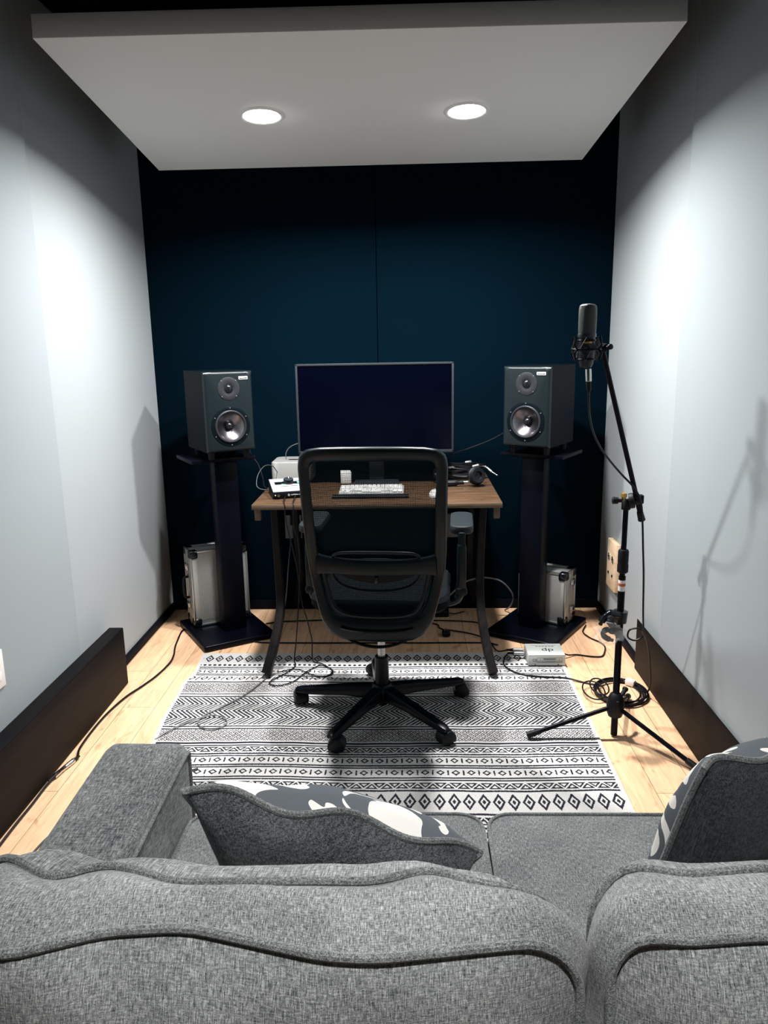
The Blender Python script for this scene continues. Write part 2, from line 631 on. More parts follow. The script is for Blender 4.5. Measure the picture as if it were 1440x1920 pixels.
# back wall: two dark panels with a fine open joint
m = M()
m.box(((XL + XR) / 2, YB + 0.08, ZC / 2), (XR - XL + 0.3, 0.1, ZC))
jx = -0.156
m.box(((XL + jx - 0.0015) / 2, YB + 0.015, ZC / 2), (jx - 0.0015 - XL, 0.03, ZC), 0.002)
m.box(((XR + jx + 0.0015) / 2, YB + 0.015, ZC / 2), (XR - jx - 0.0015, 0.03, ZC), 0.002)
struct(m.build('wall_back', 'navy'))
# side walls: the near fabric panel stands slightly proud of the far one and turns a little away from the lamps
def side_wall(name, x, sgn, ys, tilt):
    m = M()
    m.box((x + sgn * 0.05, (YB + YF) / 2, ZC / 2), (0.1, YB - YF + 0.2, ZC))
    o = [(x + sgn * 0.01, YF), (x - sgn * 0.004, YF), (x - sgn * tilt, ys), (x + sgn * 0.01, ys)]
    m.loft([[V((a, b, 0)) for a, b in o], [V((a, b, ZC)) for a, b in o]], mi=1)
    return struct(m.build(name, ['wall', 'wall2']))
side_wall('wall_left', XL, -1, 2.70, 0.022)
side_wall('wall_right', XR, 1, 2.84, 0.022)
m = M(); m.box(((XL + XR) / 2, YF - 0.05, ZC / 2), (XR - XL + 0.2, 0.1, ZC))
struct(m.build('wall_front', 'navy'))
# low black trims where walls meet floor
def trim_bar(name, a, b, w, h):
    a, b = V(a), V(b)
    d = (b - a)
    m = M()
    rot = Matrix.Rotation(math.atan2(d.y, d.x), 3, 'Z')
    m.box((a + b) / 2 + V((0, 0, h / 2)), (d.length, w, h), 0.004, rot)
    return struct(m.build(name, 'trim'))
trim_bar('baseboard_left', (XL + 0.007, 2.70, 0), (XL + 0.007, YB - 0.001, 0), 0.014, 0.042)
trim_bar('baseboard_right', (XR - 0.007, 2.84, 0), (XR - 0.007, YB - 0.001, 0), 0.014, 0.042)
trim_bar('baseboard_back', (XL + 0.015, YB - 0.008, 0), (XR - 0.015, YB - 0.008, 0), 0.014, 0.05)
# dark stained boards standing against the side walls
for nm, x0, x1, y1, h in (('trim_1', XL + 0.024, -1.20, 2.985, 0.25), ('trim_2', 0.958, XR - 0.024, 3.125, 0.225)):
    m = M()
    m.box(((x0 + x1) / 2, (y1 + YF) / 2 + 0.02, h / 2 + 0.001), (x1 - x0, y1 - YF - 0.05, h), 0.005)
    struct(m.build(nm, 'board'))

# ------------------------------------------------------------------ ceiling cloud with two downlights
CA = V((-1.042, 2.345, 2.236)); CB = V((0.785, 2.413, 2.252)); CC = V((0.756, 3.598, 2.145)); CD = V((-1.074, 3.530, 2.130))
cn = (CB - CA).cross(CD - CA).normalized()      # upwards normal
if cn.z < 0: cn = -cn
TH = 0.066
cl = thing('ceiling_cloud', 'large pale grey acoustic panel hung tilted below the black ceiling', 'acoustic panel', (CA + CC) / 2)
org = (CA + CC) / 2
m = M()
bot = [CA, CB, CC, CD]
holes = []
ring0 = [p - org for p in bot]
m.loft([[p for p in ring0], [p + cn * TH for p in ring0]])
es = list(m.bm.edges)
bmesh.ops.bevel(m.bm, geom=es, offset=0.004, segments=2, profile=0.5, affect='EDGES')
m.build('panel', 'cloud', cl)
for p in (CA.lerp(CC, 0.2), CB.lerp(CD, 0.2), CC.lerp(CA, 0.2), CD.lerp(CB, 0.2)):
    q = p - org + cn * (TH - 0.004)
    m = M(); m.cyl(q, V((q.x, q.y, ZC - org.z)), 0.004, segs=8); m.build('hanging_wire', 'black', cl)

def downlight(name, label, c, up, mname, group, watts, spread):
    t = thing(name, label, 'ceiling light', c, 0, group)
    m = M()
    m.lathe([(0.066, -0.0005), (0.066, -0.004), (0.072, -0.0065), (0.080, -0.005), (0.083, -0.0005)], (0, 0, 0), up, 48)
    m.build('trim_ring', 'white', t)
    m = M()
    m.lathe([(0.0655, -0.0010), (0.0655, -0.0035), (0.055, -0.0060), (0.035, -0.0078), (0.012, -0.0086), (0.0, -0.0087)], (0, 0, 0), up, 48)
    m.build('diffuser', mname, t)
    ld = bpy.data.lights.new('lamp', 'AREA')      # the lamp's own light, thrown down by its lens
    ld.shape = 'DISK'
    ld.size = 0.12
    ld.energy = watts
    ld.spread = R(spread)
    ld.color = (1.0, 0.985, 0.96)
    lo = bpy.data.objects.new('lamp', ld)
    COL.objects.link(lo)
    lo.parent = t
    lo.location = V(up) * -0.0098
    lo.rotation_euler = V((0, 0, -1)).rotation_difference(-V(up)).to_euler()
    return t
def on_cloud(x, y):
    return V((x, y, CA.z - (cn.x * (x - CA.x) + cn.y * (y - CA.y)) / cn.z))
downlight('downlight', 'lit round recessed downlight on the left half of the hanging panel', on_cloud(-0.517, 2.962), cn, 'lamp', 'downlights in the hanging panel', LAMP_W, 163)
downlight('downlight', 'lit round recessed downlight on the right half of the hanging panel', on_cloud(0.213, 2.994), cn, 'lamp', 'downlights in the hanging panel', LAMP_W, 163)
downlight('downlight', 'round downlight in the black ceiling behind the sofa', V((0.05, 0.12, ZC)), V((0, 0, 1)), 'lamp', None, REAR_W, 84)
# ------------------------------------------------------------------ rug
BANDS = [  # (y far, y near, kind, period)
    (3.257, 3.181, 'bigd', 0.0445), (3.159, 3.139, 'dots', 0.0222), (3.130, 3.119, 'line', 0), (3.111, 3.103, 'line', 0),
    (3.098, 3.064, 'db', 0.0535), (3.058, 3.050, 'line', 0), (3.045, 3.037, 'line', 0), (3.031, 2.992, 'db', 0.0535),
    (2.982, 2.971, 'line', 0), (2.964, 2.877, 'lat', 0.0215), (2.868, 2.860, 'line', 0), (2.846, 2.836, 'line', 0),
    (2.832, 2.608, 'chev', 0.0185), (2.600, 2.591, 'line', 0), (2.581, 2.572, 'line', 0), (2.568, 2.489, 'lat', 0.0215),
    (2.481, 2.469, 'line', 0), (2.461, 2.453, 'line', 0), (2.447, 2.415, 'tri', 0.050), (2.406, 2.397, 'line', 0),
    (2.390, 2.383, 'line', 0), (2.379, 2.344, 'db', 0.0515), (2.335, 2.326, 'line', 0), (2.321, 2.313, 'line', 0),
    (2.306, 2.270, 'db', 0.0515), (2.261, 2.253, 'line', 0), (2.247, 2.239, 'line', 0), (2.229, 2.195, 'tri', 0.050),
    (2.188, 2.179, 'line', 0), (2.170, 2.080, 'bigd', 0.0465), (2.066, 2.056, 'line', 0), (2.046, 2.010, 'tri', 0.050),
    (2.000, 1.990, 'line', 0), (1.98, 1.945, 'db', 0.0515), (1.935, 1.925, 'line', 0), (1.915, 1.83, 'lat', 0.0215),
    (1.82, 1.81, 'line', 0), (1.80, 1.60, 'chev', 0.0185),
]
def rug_pattern(x, y, jx):
    out = np.zeros_like(x)
    for yf, yn, kind, p in BANDS:
        s = (y <= yf) & (y >= yn)
        v = (y - yn) / (yf - yn)            # 0..1
        hgt = yf - yn
        if kind == 'line':
            q = np.ones_like(x, dtype=bool)
        elif kind == 'bigd':
            a = np.abs((x / p) % 1 - 0.5) * 2
            d = a * 1.12 + np.abs(v - 0.5) * 2
            q = ((d > 0.60) & (d < 1.0)) | (d < 0.30)
        elif kind == 'dots':
            a = (x / p) % 1 - 0.5
            q = (a / 0.34) ** 2 + ((v - 0.5) / 0.48) ** 2 < 1
        elif kind == 'db':
            f = (x / p) % 1
            a = np.abs(f - 0.5) * p
            d = a / 0.0155 + np.abs(v - 0.5) * hgt / 0.0165
            q = ((d > 0.50) & (d < 1.0)) | ((np.minimum(f, 1 - f) * p < 0.0028) & (np.abs(v - 0.5) < 0.40))
        elif kind == 'lat':
            a = np.abs((x / p + v * hgt / 0.0255) % 1 - 0.5)
            b = np.abs((x / p - v * hgt / 0.0255) % 1 - 0.5)
            r = np.maximum(a, b)                        # 0 in the middle of a diamond, 0.5 on the lattice
            q = (r > 0.17) & (r < 0.40)
        elif kind == 'chev':
            z = np.abs((v * 2) % 1 - 0.5) * 2          # 1 at edges, 0 mid
            xx = x + z * 0.052
            f = (xx / p) % 1
            g = np.floor(xx / p) % 4
            q = np.where(g == 0, f < 0.40, f < 0.56)
        elif kind == 'tri':
            zig = np.abs((x / p) % 1 - 0.5) * 2
            d = np.where(v < zig, zig - v, v - zig)
            e = np.where(v < zig, v, 1 - v)             # distance from the base of each triangle
            q = (d > 0.13) & ((d < 0.42) | (e < 0.20))
        out = np.where(s & q, 1.0, out)
    return out
def make_rug():
    t = thing('area_rug', 'black and cream patterned flat woven rug under the office chair', 'rug')
    x0, x1, y0, y1, st = -0.95, 0.663, 1.62, 3.280, 0.002
    nx, ny = int((x1 - x0) / st), int((y1 - y0) / st)
    gx, gy = np.meshgrid(np.linspace(x0, x1, nx + 1), np.linspace(y0, y1, ny + 1))
    k = np.clip((3.03 - gy) / 0.03, 0, 1)
    frac = np.clip((x1 - gx) / (x1 - x0), 0, 1)
    # the left edge steps outwards where the rug is rucked, and the near end runs slightly in
    dx = frac * (-0.020 * k + 0.050 * np.clip((2.95 - gy) / 0.45, 0, 1) * 0.8 + 0.008 * np.sin(gy * 9))
    wob = 0.0035 * np.sin(gx * 5.1 + gy * 2.0) + 0.0025 * np.sin(gx * 11.0 + 1.0)
    rng = np.random.default_rng(3)
    px, py = gx + dx, gy + wob
    hz = np.full_like(gx, 0.0055)
    hz += 0.003 * np.exp(-((gy - 3.02) / 0.02) ** 2) * np.clip(frac * 3 - 2.0, 0, 1)
    hz += 0.0006 * np.sin(gx * 40) * np.sin(gy * 31)
    co = np.stack([px, py, hz], -1).reshape(-1, 3)
    idx = np.arange((nx + 1) * (ny + 1)).reshape(ny + 1, nx + 1)
    faces = np.stack([idx[:-1, :-1], idx[:-1, 1:], idx[1:, 1:], idx[1:, :-1]], -1).reshape(-1, 4)
    me = bpy.data.meshes.new('woven_field')
    me.vertices.add(len(co)); me.vertices.foreach_set('co', co.ravel())
    me.loops.add(faces.size); me.loops.foreach_set('vertex_index', faces.ravel())
    me.polygons.add(len(faces))
    me.polygons.foreach_set('loop_start', np.arange(0, faces.size, 4))
    me.polygons.foreach_set('use_smooth', np.ones(len(faces), dtype=bool))
    me.update(calc_edges=True)
    cx = (gx[:-1, :-1] + gx[1:, 1:]) / 2
    cy = (gy[:-1, :-1] + gy[1:, 1:]) / 2
    jx = rng.normal(0, 0.0004, cx.shape); jy = rng.normal(0, 0.0004, cx.shape)
    pat = rug_pattern(cx + jx - 0.003, cy + jy, jx)
    pat = np.where(cx < x0 + 0.012, 0, pat); pat = np.where(cx > x1 - 0.012, 0, pat)
    a = me.attributes.new('pattern', 'FLOAT', 'FACE')
    a.data.foreach_set('value', pat.astype(np.float32).ravel())
    me.materials.append(MT['rug'])
    o = bpy.data.objects.new('woven_field', me); COL.objects.link(o); o.parent = t
    # bound edge: a thin pale hem around the field, down to the floor
    rim = [co[i] for i in list(idx[0, :]) + list(idx[1:, -1]) + list(idx[-1, -2::-1]) + list(idx[-2:0:-1, 0])]
    m = M()
    m.tube([V(p) - V((0, 0, 0.0027)) for p in rim[::9]], 0.0028, 6, True, smooth=1)
    m.build('hem', 'paper', t)
make_rug()

# ------------------------------------------------------------------ speaker stands
def make_stand(label, loc, rz, col_dx):
    t = thing('speaker_stand', label, 'speaker stand', loc, rz, 'black floor speaker stands')
    m = M()
    m.box((0, 0, 0.0155), (0.355, 0.42, 0.030), 0.009, segs=3)
    m.build('base', 'standblack', t)
    m = M()
    m.box((col_dx, -0.034, 0.03 + 0.415), (0.112, 0.080, 0.83), 0.006)
    m.build('column', 'standblack', t)
    m = M()
    m.box((0, 0.0, 0.876), (0.305, 0.252, 0.018), 0.004)
    m.build('top_plate', 'standblack', t)
    return t
make_stand('black single-column speaker stand left of the desk, silver case on its base', (-0.917, 3.565, 0), R(32), 0.024)
make_stand('black single-column speaker stand right of the desk, near the microphone stand', (0.613, 3.582, 0), R(-32), -0.012)

# ------------------------------------------------------------------ loudspeakers
def make_speaker(label, loc, rz):
    t = thing('studio_speaker', label, 'speaker', loc, rz, 'two-way studio speakers')
    W, H, D = 0.226, 0.356, 0.30
    yf = -D / 2
    m = M()
    cz, rh = H - 0.2435, 0.0745
    angs = [2 * PI * i / 72 for i in range(72)] + [math.atan2(z_ - cz, x_) % (2 * PI) for x_ in (-W / 2, W / 2) for z_ in (0, H)]
    angs = sorted(set(round(a, 5) for a in angs))
    def rect_at(inset, y):
        w2, lo, hi = W / 2 - inset, inset - cz, H - inset - cz
        out = []
        for a in angs:
            c, s_ = math.cos(a), math.sin(a)
            k = min(w2 / abs(c) if abs(c) > 1e-6 else 1e9, (hi / s_) if s_ > 1e-6 else ((lo / s_) if s_ < -1e-6 else 1e9))
            out.append(V((c * k, y, cz + s_ * k)))
        return out
    m.loft([[V((math.cos(a) * rh * 0.3, -D / 2 + 0.05, cz + math.sin(a) * rh * 0.3)) for a in angs], [V((math.cos(a) * rh, -D / 2 + 0.04, cz + math.sin(a) * rh)) for a in angs],
            [V((math.cos(a) * rh, -D / 2, cz + math.sin(a) * rh)) for a in angs], rect_at(0.013, -D / 2), rect_at(0.0091, -D / 2 + 0.0006), rect_at(0.0055, -D / 2 + 0.0024), rect_at(0.0024, -D / 2 + 0.0055), rect_at(0.0006, -D / 2 + 0.0091), rect_at(0.0, -D / 2 + 0.013), rect_at(0.0, D / 2 - 0.006), rect_at(0.006, D / 2)])
    m.bm.faces.ensure_lookup_table()
    for f_ in m.bm.faces:
        if f_.calc_center_median().y < -D / 2 + 0.012:
            f_.material_index = 1
    tag(m.build('cabinet', ['cabinet', 'baffle'], t), None)
    f = (0, -1, 0)
    def disc(name, c, prof, mt, parent, segs=40):
        q = M(); q.lathe(prof, (c[0], yf, c[1]), f, segs, caps=name not in ('woofer', 'surround', 'cone', 'woofer_gap', 'tweeter_ring')); return q.build(name, mt, parent)
    tw = (0.0, H - 0.076)
    tp = disc('tweeter', tw, [(0.0505, -0.001), (0.0505, 0.0015), (0.049, 0.0022), (0.024, 0.0022), (0.021, 0.0005), (0.0195, -0.0015)], 'driver', t)
    disc('tweeter_ring', tw, [(0.0185, 0.0), (0.0190, 0.0030), (0.0208, 0.0034), (0.0212, 0.0015)], 'bezel', tp)
    disc('dome', tw, [(0.0182, 0.0005), (0.0170, 0.0048), (0.0135, 0.0086), (0.008, 0.0110), (0.003, 0.0118), (0.0, 0.0119)], 'dome', tp)
    for sx in (-1, 1):
        for sz in (-1, 1):
            disc('screw', (tw[0] + sx * 0.033, tw[1] + sz * 0.034), [(0.0026, 0.002), (0.0024, 0.0036), (0.001, 0.0040)], 'steel', tp, 10)
    wc = (0.0, H - 0.2435)
    wf = disc('woofer', wc, [(0.0895, -0.001), (0.0895, 0.0012), (0.0880, 0.0020), (0.0745, 0.0020), (0.0735, 0.0005), (0.0735, -0.012)], 'cabinet', t, 56)
    disc('woofer_gap', wc, [(0.0905, -0.0005), (0.0905, 0.0005), (0.0897, 0.0005)], 'blackgloss', wf, 56)
    disc('surround', wc, [(0.0738, 0.0005), (0.0725, 0.0050), (0.0690, 0.0078), (0.0650, 0.0070), (0.0625, 0.0035), (0.0610, 0.0010)], 'driver', wf, 56)
    disc('cone', wc, [(0.0615, 0.0030), (0.060, 0.0008), (0.050, -0.008), (0.036, -0.018), (0.017, -0.028)], 'cone', wf, 56)
    disc('phase_plug', wc, [(0.0180, -0.0290), (0.0175, -0.0190), (0.0140, -0.0125), (0.0085, -0.0088), (0.003, -0.0076), (0.0, -0.0074)], 'dome', wf, 32)
    for k in range(6):
        a = R(90 + 60 * k)
        disc('screw', (wc[0] + 0.0825 * math.cos(a), wc[1] + 0.0825 * math.sin(a)), [(0.0029, 0.0015), (0.0027, 0.0036), (0.001, 0.0040)], 'steel', wf, 10)
    m = M()
    m.box((0.069, yf - 0.001, H - 0.031), (0.042, 0.003, 0.0135), 0.001); bd = m.build('badge', 'paper', t)
    tag(bd, 'white badge')
    m = M()
    m.box((0.069, yf - 0.0027, H - 0.0325), (0.036, 0.0006, 0.0032)); m.box((0.0545, yf - 0.0028, H - 0.0325), (0.006, 0.0008, 0.0040))
    m.box((0.0830, yf - 0.0028, H - 0.0325), (0.007, 0.0008, 0.0040))
    m.build('badge_marks', 'ink', bd)
    for sx in (-1, 1):
        for sy in (-1, 1):
            m = M(); m.cyl((sx * 0.082, sy * 0.10, -0.036), (sx * 0.082, sy * 0.10, 0.0), 0.014, 0.017, 16); m.build('foot', 'rubber', t)
    return t
make_speaker('black two-way speaker on the stand left of the monitor', (-0.880, 3.540, 0.9215), R(32))
make_speaker('black two-way speaker on the stand right of the monitor, behind the microphone', (0.594, 3.566, 0.9215), R(-32))

# ------------------------------------------------------------------ aluminium flight cases
def make_case(label, loc, rz, w, d, h, ribs, latch_side, handle=True):
    t = thing('aluminium_case', label, 'case', loc, rz, 'silver equipment cases')
    m = M(); m.box((0, 0, h / 2), (w - 0.008, d - 0.008, h - 0.006), 0.004)
    if ribs:
        n = int((w - 0.07) / 0.006)
        for i in range(n):
            x = -w / 2 + 0.035 + i * 0.006
            m.cyl((x, -d / 2 + 0.0035, 0.03), (x, -d / 2 + 0.0035, h - 0.03), 0.0017, segs=6)
    m.build('shell', 'ribbed', t)
    fr = M()
    e = 0.011
    for sx in (-1, 1):
        for sy in (-1, 1):
            fr.box((sx * (w / 2 - e / 2), sy * (d / 2 - e / 2), h / 2), (e, e, h - 0.01), 0.003)
    for z in (e / 2, h - e / 2):
        for sy in (-1, 1):
            fr.box((0, sy * (d / 2 - e / 2), z), (w - 0.01, e, e), 0.003)
        for sx in (-1, 1):
            fr.box((sx * (w / 2 - e / 2), 0, z), (e, d - 0.01, e), 0.003)
    for sx in (-1, 1):
        fr.box((sx * (w / 2 - 0.002), -d / 2 + d * 0.62, h / 2), (0.006, 0.012, h - 0.01), 0.002)
    fr.box((0, -d / 2 + d * 0.62, h - 0.002), (w - 0.01, 0.012, 0.006), 0.002)
    fr.build('edge_frame', 'alu', t)
    for sx in (-1, 1):
        for sy in (-1, 1):
            for z in (0, 1):
                q = M()
                c = V((sx * (w / 2 - 0.019), sy * (d / 2 - 0.019), 0.019 if z == 0 else h - 0.019))
                q.box(c, (0.042, 0.042, 0.042), 0.009, segs=3)
                q.build('corner_cap', 'blackgloss', t)
    for z in (0.24 * h, 0.76 * h):
        q = M()
        q.box((latch_side * (w / 2 + 0.002), -d / 2 + d * 0.62, z), (0.008, 0.045, 0.034), 0.002)
        q.box((latch_side * (w / 2 + 0.007), -d / 2 + d * 0.62, z + 0.003), (0.006, 0.030, 0.026), 0.002)
        q.build('latch', 'chrome', t)
    if not handle:
        return t
    q = M()
    x = latch_side * (w / 2)
    q.tube([(x, -0.004, h * 0.36), (x + latch_side * 0.022, -0.004, h * 0.38), (x + latch_side * 0.026, -0.004, h * 0.5), (x + latch_side * 0.022, -0.004, h * 0.62), (x, -0.004, h * 0.64)], 0.0065, 8)
    q.build('handle', 'rubber', t)
    return t
make_case('tall ribbed silver case upright behind the column of the left speaker stand', (-0.9755, 3.6635, 0.0335), R(29), 0.285, 0.135, 0.385, True, -1)
make_case('smaller plain silver case upright beside the column of the right speaker stand', (0.6720, 3.6580, 0.0335), R(-32), 0.245, 0.140, 0.262, False, 1, False)

# ------------------------------------------------------------------ desk
def make_desk():
    t = thing('desk', 'narrow wooden desk on dark bowed legs against the navy back wall', 'desk')
    x0, x1, y0, y1 = -0.662, 0.378, 3.105, 3.835
    m = M(); m.box(((x0 + x1) / 2, (y0 + y1) / 2, 0.729), (x1 - x0, y1 - y0, 0.022), 0.002)
    top = m.build('desktop', 'oak', t)
    m = M(); m.box(((x0 + x1) / 2, y0 - 0.0005, 0.7285), (x1 - x0, 0.003, 0.021), 0.0008); m.build('edge_band', 'edge', top)
    for sx, pts in ((-1, [(-0.580, 3.185, 0.716), (-0.579, 3.19, 0.574), (-0.576, 3.19, 0.431), (-0.570, 3.165, 0.292), (-0.575, 3.13, 0.217), (-0.591, 3.09, 0.135), (-0.608, 3.05, 0.066), (-0.621, 3.025, 0.0205)]),
                    (1, [(0.306, 3.185, 0.716), (0.300, 3.19, 0.567), (0.296, 3.19, 0.401), (0.298, 3.165, 0.287), (0.305, 3.13, 0.201), (0.318, 3.09, 0.125), (0.331, 3.05, 0.060), (0.343, 3.025, 0.0205)])):
        for back in (0, 1):
            P = catmull([(p[0], p[1] if not back else 2 * 3.47 - p[1], p[2]) for p in pts], 5)
            rings = []
            for i, p in enumerate(P):
                k = i / (len(P) - 1)
                w = 0.015 + 0.004 * k
                d = 0.024
                tg = (P[min(i + 1, len(P) - 1)] - P[max(i - 1, 0)]).normalized()
                sxv = V((1, 0, 0)); sxv = (sxv - tg * sxv.dot(tg)).normalized()
                syv = tg.cross(sxv)
                rings.append([p + sxv * a * w + syv * b * d for a, b in ((-1, -.8), (-.8, -1), (.8, -1), (1, -.8), (1, .8), (.8, 1), (-.8, 1), (-1, .8))])
            m = M(); m.loft(rings); m.build('leg', 'legwood', t)
    for sx in (x0 + 0.022, x1 - 0.022):
        m = M(); m.box((sx, y0 + 0.018, 0.694), (0.026, 0.022, 0.048), 0.003); m.build('corner_block', 'edge', t)
    m = M(); m.box(((x0 + x1) / 2, 3.765, 0.69), (0.86, 0.02, 0.05), 0.003); m.build('rear_rail', 'legwood', t)
make_desk()

# ------------------------------------------------------------------ monitor
def make_monitor():
    t = thing('monitor', 'large flat monitor with thin grey frame standing switched off on the desk', 'monitor', (-0.159, 3.55, 0.7405), R(1.0))
    W, H, z0 = 0.722, 0.413, 0.146
    m = M()
    b = 0.010
    for x in (-1, 1):
        m.box((x * (W / 2 - b / 2), 0, z0 + H / 2), (b, 0.020, H), 0.002)
    m.box((0, 0, z0 + H - b / 2), (W, 0.020, b), 0.002)
    m.box((0, 0, z0 + 0.007), (W, 0.020, 0.014), 0.002)
    m.build('frame', 'bezel', t)
    m = M(); m.box((0, -0.003, z0 + H / 2), (W - 2 * b + 0.002, 0.008, H - 2 * b + 0.002)); m.build('screen', 'screen', t)
    m = M(); m.box((0, 0.018, z0 + H / 2), (W - 0.01, 0.022, H - 0.01), 0.006); m.box((0, 0.04, z0 + H / 2), (W * 0.5, 0.03, H * 0.5), 0.012); m.build('back_housing', 'black', t)
    m = M(); m.box((0, 0.055, 0.19), (0.07, 0.022, 0.36), 0.006); m.build('stand_neck', 'bezel', t)
    m = M(); m.box((0, 0.03, 0.006), (0.21, 0.19, 0.012), 0.004); m.build('stand_foot', 'bezel', t)
make_monitor()

# ------------------------------------------------------------------ things on the desk
def desk_things():
    z = 0.7405
    t = thing('desktop_computer', 'small silver box computer with rounded corners left of the monitor', 'computer', (-0.572, 3.727, z), R(0))
    m = M()
    o = rrect(0.197, 0.197, 0.03)
    rings = []
    for zz, s in ((0.004, 0.985), (0.006, 0.998), (0.010, 1.0), (0.086, 1.0), (0.092, 0.985), (0.0945, 0.955), (0.095, 0.92)):
        rings.append([V((a * s, b * s, zz)) for a, b in o])
    m.loft(rings); m.build('shell', 'silver', t)
    m = M(); m.box((0.0, -0.012, 0.0952), (0.046, 0.030, 0.0006), 0.0); m.build('lid_mark', 'ink', t)
    m = M(); m.cyl((0, 0, 0.0), (0, 0, 0.005), 0.08, segs=32); m.build('foot_ring', 'black', t)

    t = thing('audio_interface', 'silver-topped audio interface with big round knob on the desk front left', 'audio interface', (-0.535, 3.305, z), R(17))
    W, D = 0.160, 0.155
    prof = [(-D / 2, 0.003), (-D / 2 - 0.002, 0.030), (D / 2, 0.062), (D / 2, 0.003)]
    m = M()
    m.loft([[V((x, a, b)) for a, b in prof] for x in (-W / 2, W / 2)])
    bmesh.ops.bevel(m.bm, geom=list(m.bm.edges), offset=0.003, segments=2, profile=0.5, affect='EDGES')
    m.build('case', 'black', t)
    ang = math.atan2(0.032, D + 0.002)
    fr = Matrix.Translation((0, -D / 2 - 0.002, 0.030)) @ Matrix.Rotation(ang, 4, 'X')   # local frame of the sloped top
    rot3 = Matrix.Rotation(ang, 3, 'X')
    def top(x, y, h=0.0):
        return fr @ V((x, y, h))
    m = M(); m.box(top(0, 0.079, 0.0005), (W - 0.004, 0.152, 0.003), 0.001, rot3); m.build('top_plate', 'topplate', t)
    m = M(); m.box(top(0.0, 0.098, 0.0022), (0.118, 0.030, 0.0012), 0.0004, rot3); m.build('display_strip', 'blackgloss', t)
    m = M(); m.lathe([(0.027, 0.002), (0.027, 0.004), (0.0245, 0.0045)], top(0.002, 0.100), rot3 @ V((0, 0, 1)), 40); m.build('knob_collar', 'chrome', t)
    m = M(); m.lathe([(0.0225, 0.003), (0.0215, 0.019), (0.0205, 0.0205), (0.0, 0.0208)], top(0.002, 0.100), rot3 @ V((0, 0, 1)), 40); kn = m.build('knob', 'blackgloss', t)
    m = M(); m.lathe([(0.0200, 0.0203), (0.0190, 0.0216), (0.0, 0.0218)], top(0.002, 0.100), rot3 @ V((0, 0, 1)), 40); m.build('knob_cap', 'bezel', kn)
    m = M(); m.box(top(0.004, 0.110, 0.0225), (0.002, 0.016, 0.001), 0, rot3); m.build('pointer', 'paper', kn)
    m = M(); m.box(top(0.046, 0.101, 0.0030), (0.012, 0.005, 0.0006), 0, rot3); m.build('level_display', 'screenlit', t)
    m = M(); m.box(top(0.046, 0.092, 0.0030), (0.012, 0.005, 0.0006), 0, rot3); m.build('status_light', 'green', t)
    m = M(); m.box(top(-0.027, 0.083, 0.0030), (0.008, 0.004, 0.0006), 0, rot3); m.build('status_light', 'green', t)
    m = M(); m.box(top(0.0, 0.060, 0.0024), (0.075, 0.0022, 0.0008), 0, rot3)
    m.build('legend_line', 'ink', t)
    for k in range(6):
        m = M(); m.box(top(-0.0375 + 0.015 * k, 0.046, 0.0026), (0.010, 0.006, 0.0016), 0.0006, rot3); m.build('button', 'white', t)
    fx = -D / 2 - 0.004
    m = M(); m.lathe([(0.006, 0), (0.006, 0.003), (0.0038, 0.003), (0.0038, 0.0005)], (-0.056, fx, 0.016), (0, -1, 0), 20); m.build('headphone_jack', 'chrome', t)
    m = M(); m.lathe([(0.0026, 0), (0.0026, 0.0014), (0.0, 0.0014)], (-0.070, fx, 0.018), (0, -1, 0), 14); m.build('panel_icon', 'paper', t)
    lg = M(); lg.lathe([(0.0044, 0), (0.0044, 0.0008), (0.0030, 0.0008), (0.0030, 0)], (-0.012, fx, 0.0165), (0, -1, 0), 20, caps=False); lg.build('logo', 'paper', t)
    text_mesh('maker_lettering', 'UNIVERSAL AUDIO', 0.0062, 'paper', t, Matrix.Translation((0.024, fx - 0.0004, 0.0165)) @ Matrix.Rotation(R(90), 4, 'X'))

    t = thing('keyboard', 'slim white keyboard on the desk, seen through the chair mesh', 'keyboard', (-0.172, 3.345, z), R(0))
    m = M(); m.box((0, 0, 0.011), (0.285, 0.125, 0.010), 0.003, Matrix.Rotation(R(6), 3, 'X')); m.build('body', 'silver', t)
    rot6 = Matrix.Rotation(R(6), 3, 'X')
    for r_ in range(5):
        m = M()
        n = 14 if r_ else 5
        for k in range(n):
            wk = 0.0175 if r_ else (0.085 if k == 2 else 0.0175)
            xk = -0.1265 + k * 0.01945 if r_ else (-0.1265, -0.103, 0.0, 0.103, 0.1265)[k]
            m.box(rot6 @ V((xk, -0.046 + 0.0225 * r_, 0.0075)) + V((0, 0, 0.011)), (wk, 0.0185, 0.004), 0.0012, rot6)
        m.build('key_row', 'white', t)
    t = thing('wrist_rest', 'thin black wrist rest in front of the white keyboard', 'wrist rest', (-0.172, 3.235, z))
    m = M(); m.box((0, 0, 0.0055), (0.33, 0.05, 0.010), 0.004, segs=3); m.build('pad', 'rubber', t)
    t = thing('computer_mouse', 'white computer mouse on the desk right of the keyboard', 'mouse', (0.107, 3.25, z), R(-5))
    m = M(); m.sphere((0, 0, 0.004), 0.03, (0.95, 1.75, 0.85)); bmesh.ops.bisect_plane(m.bm, geom=list(m.bm.verts) + list(m.bm.edges) + list(m.bm.faces), plane_co=(0, 0, 0.0005), plane_no=(0, 0, -1), clear_outer=True); m.build('shell', 'white', t)
    t = thing('power_adapter', 'small white block adapter on the desk behind the keyboard', 'adapter', (-0.305, 3.57, z), R(8))
    m = M(); m.box((0, 0, 0.031), (0.05, 0.05, 0.061), 0.006, segs=3); m.build('body', 'white', t)

    # headphones lying on the right of the desk
    t = thing('headphones', 'black over-ear headphones lying on the right end of the desk', 'headphones', (0.275, 3.52, z), R(-12))
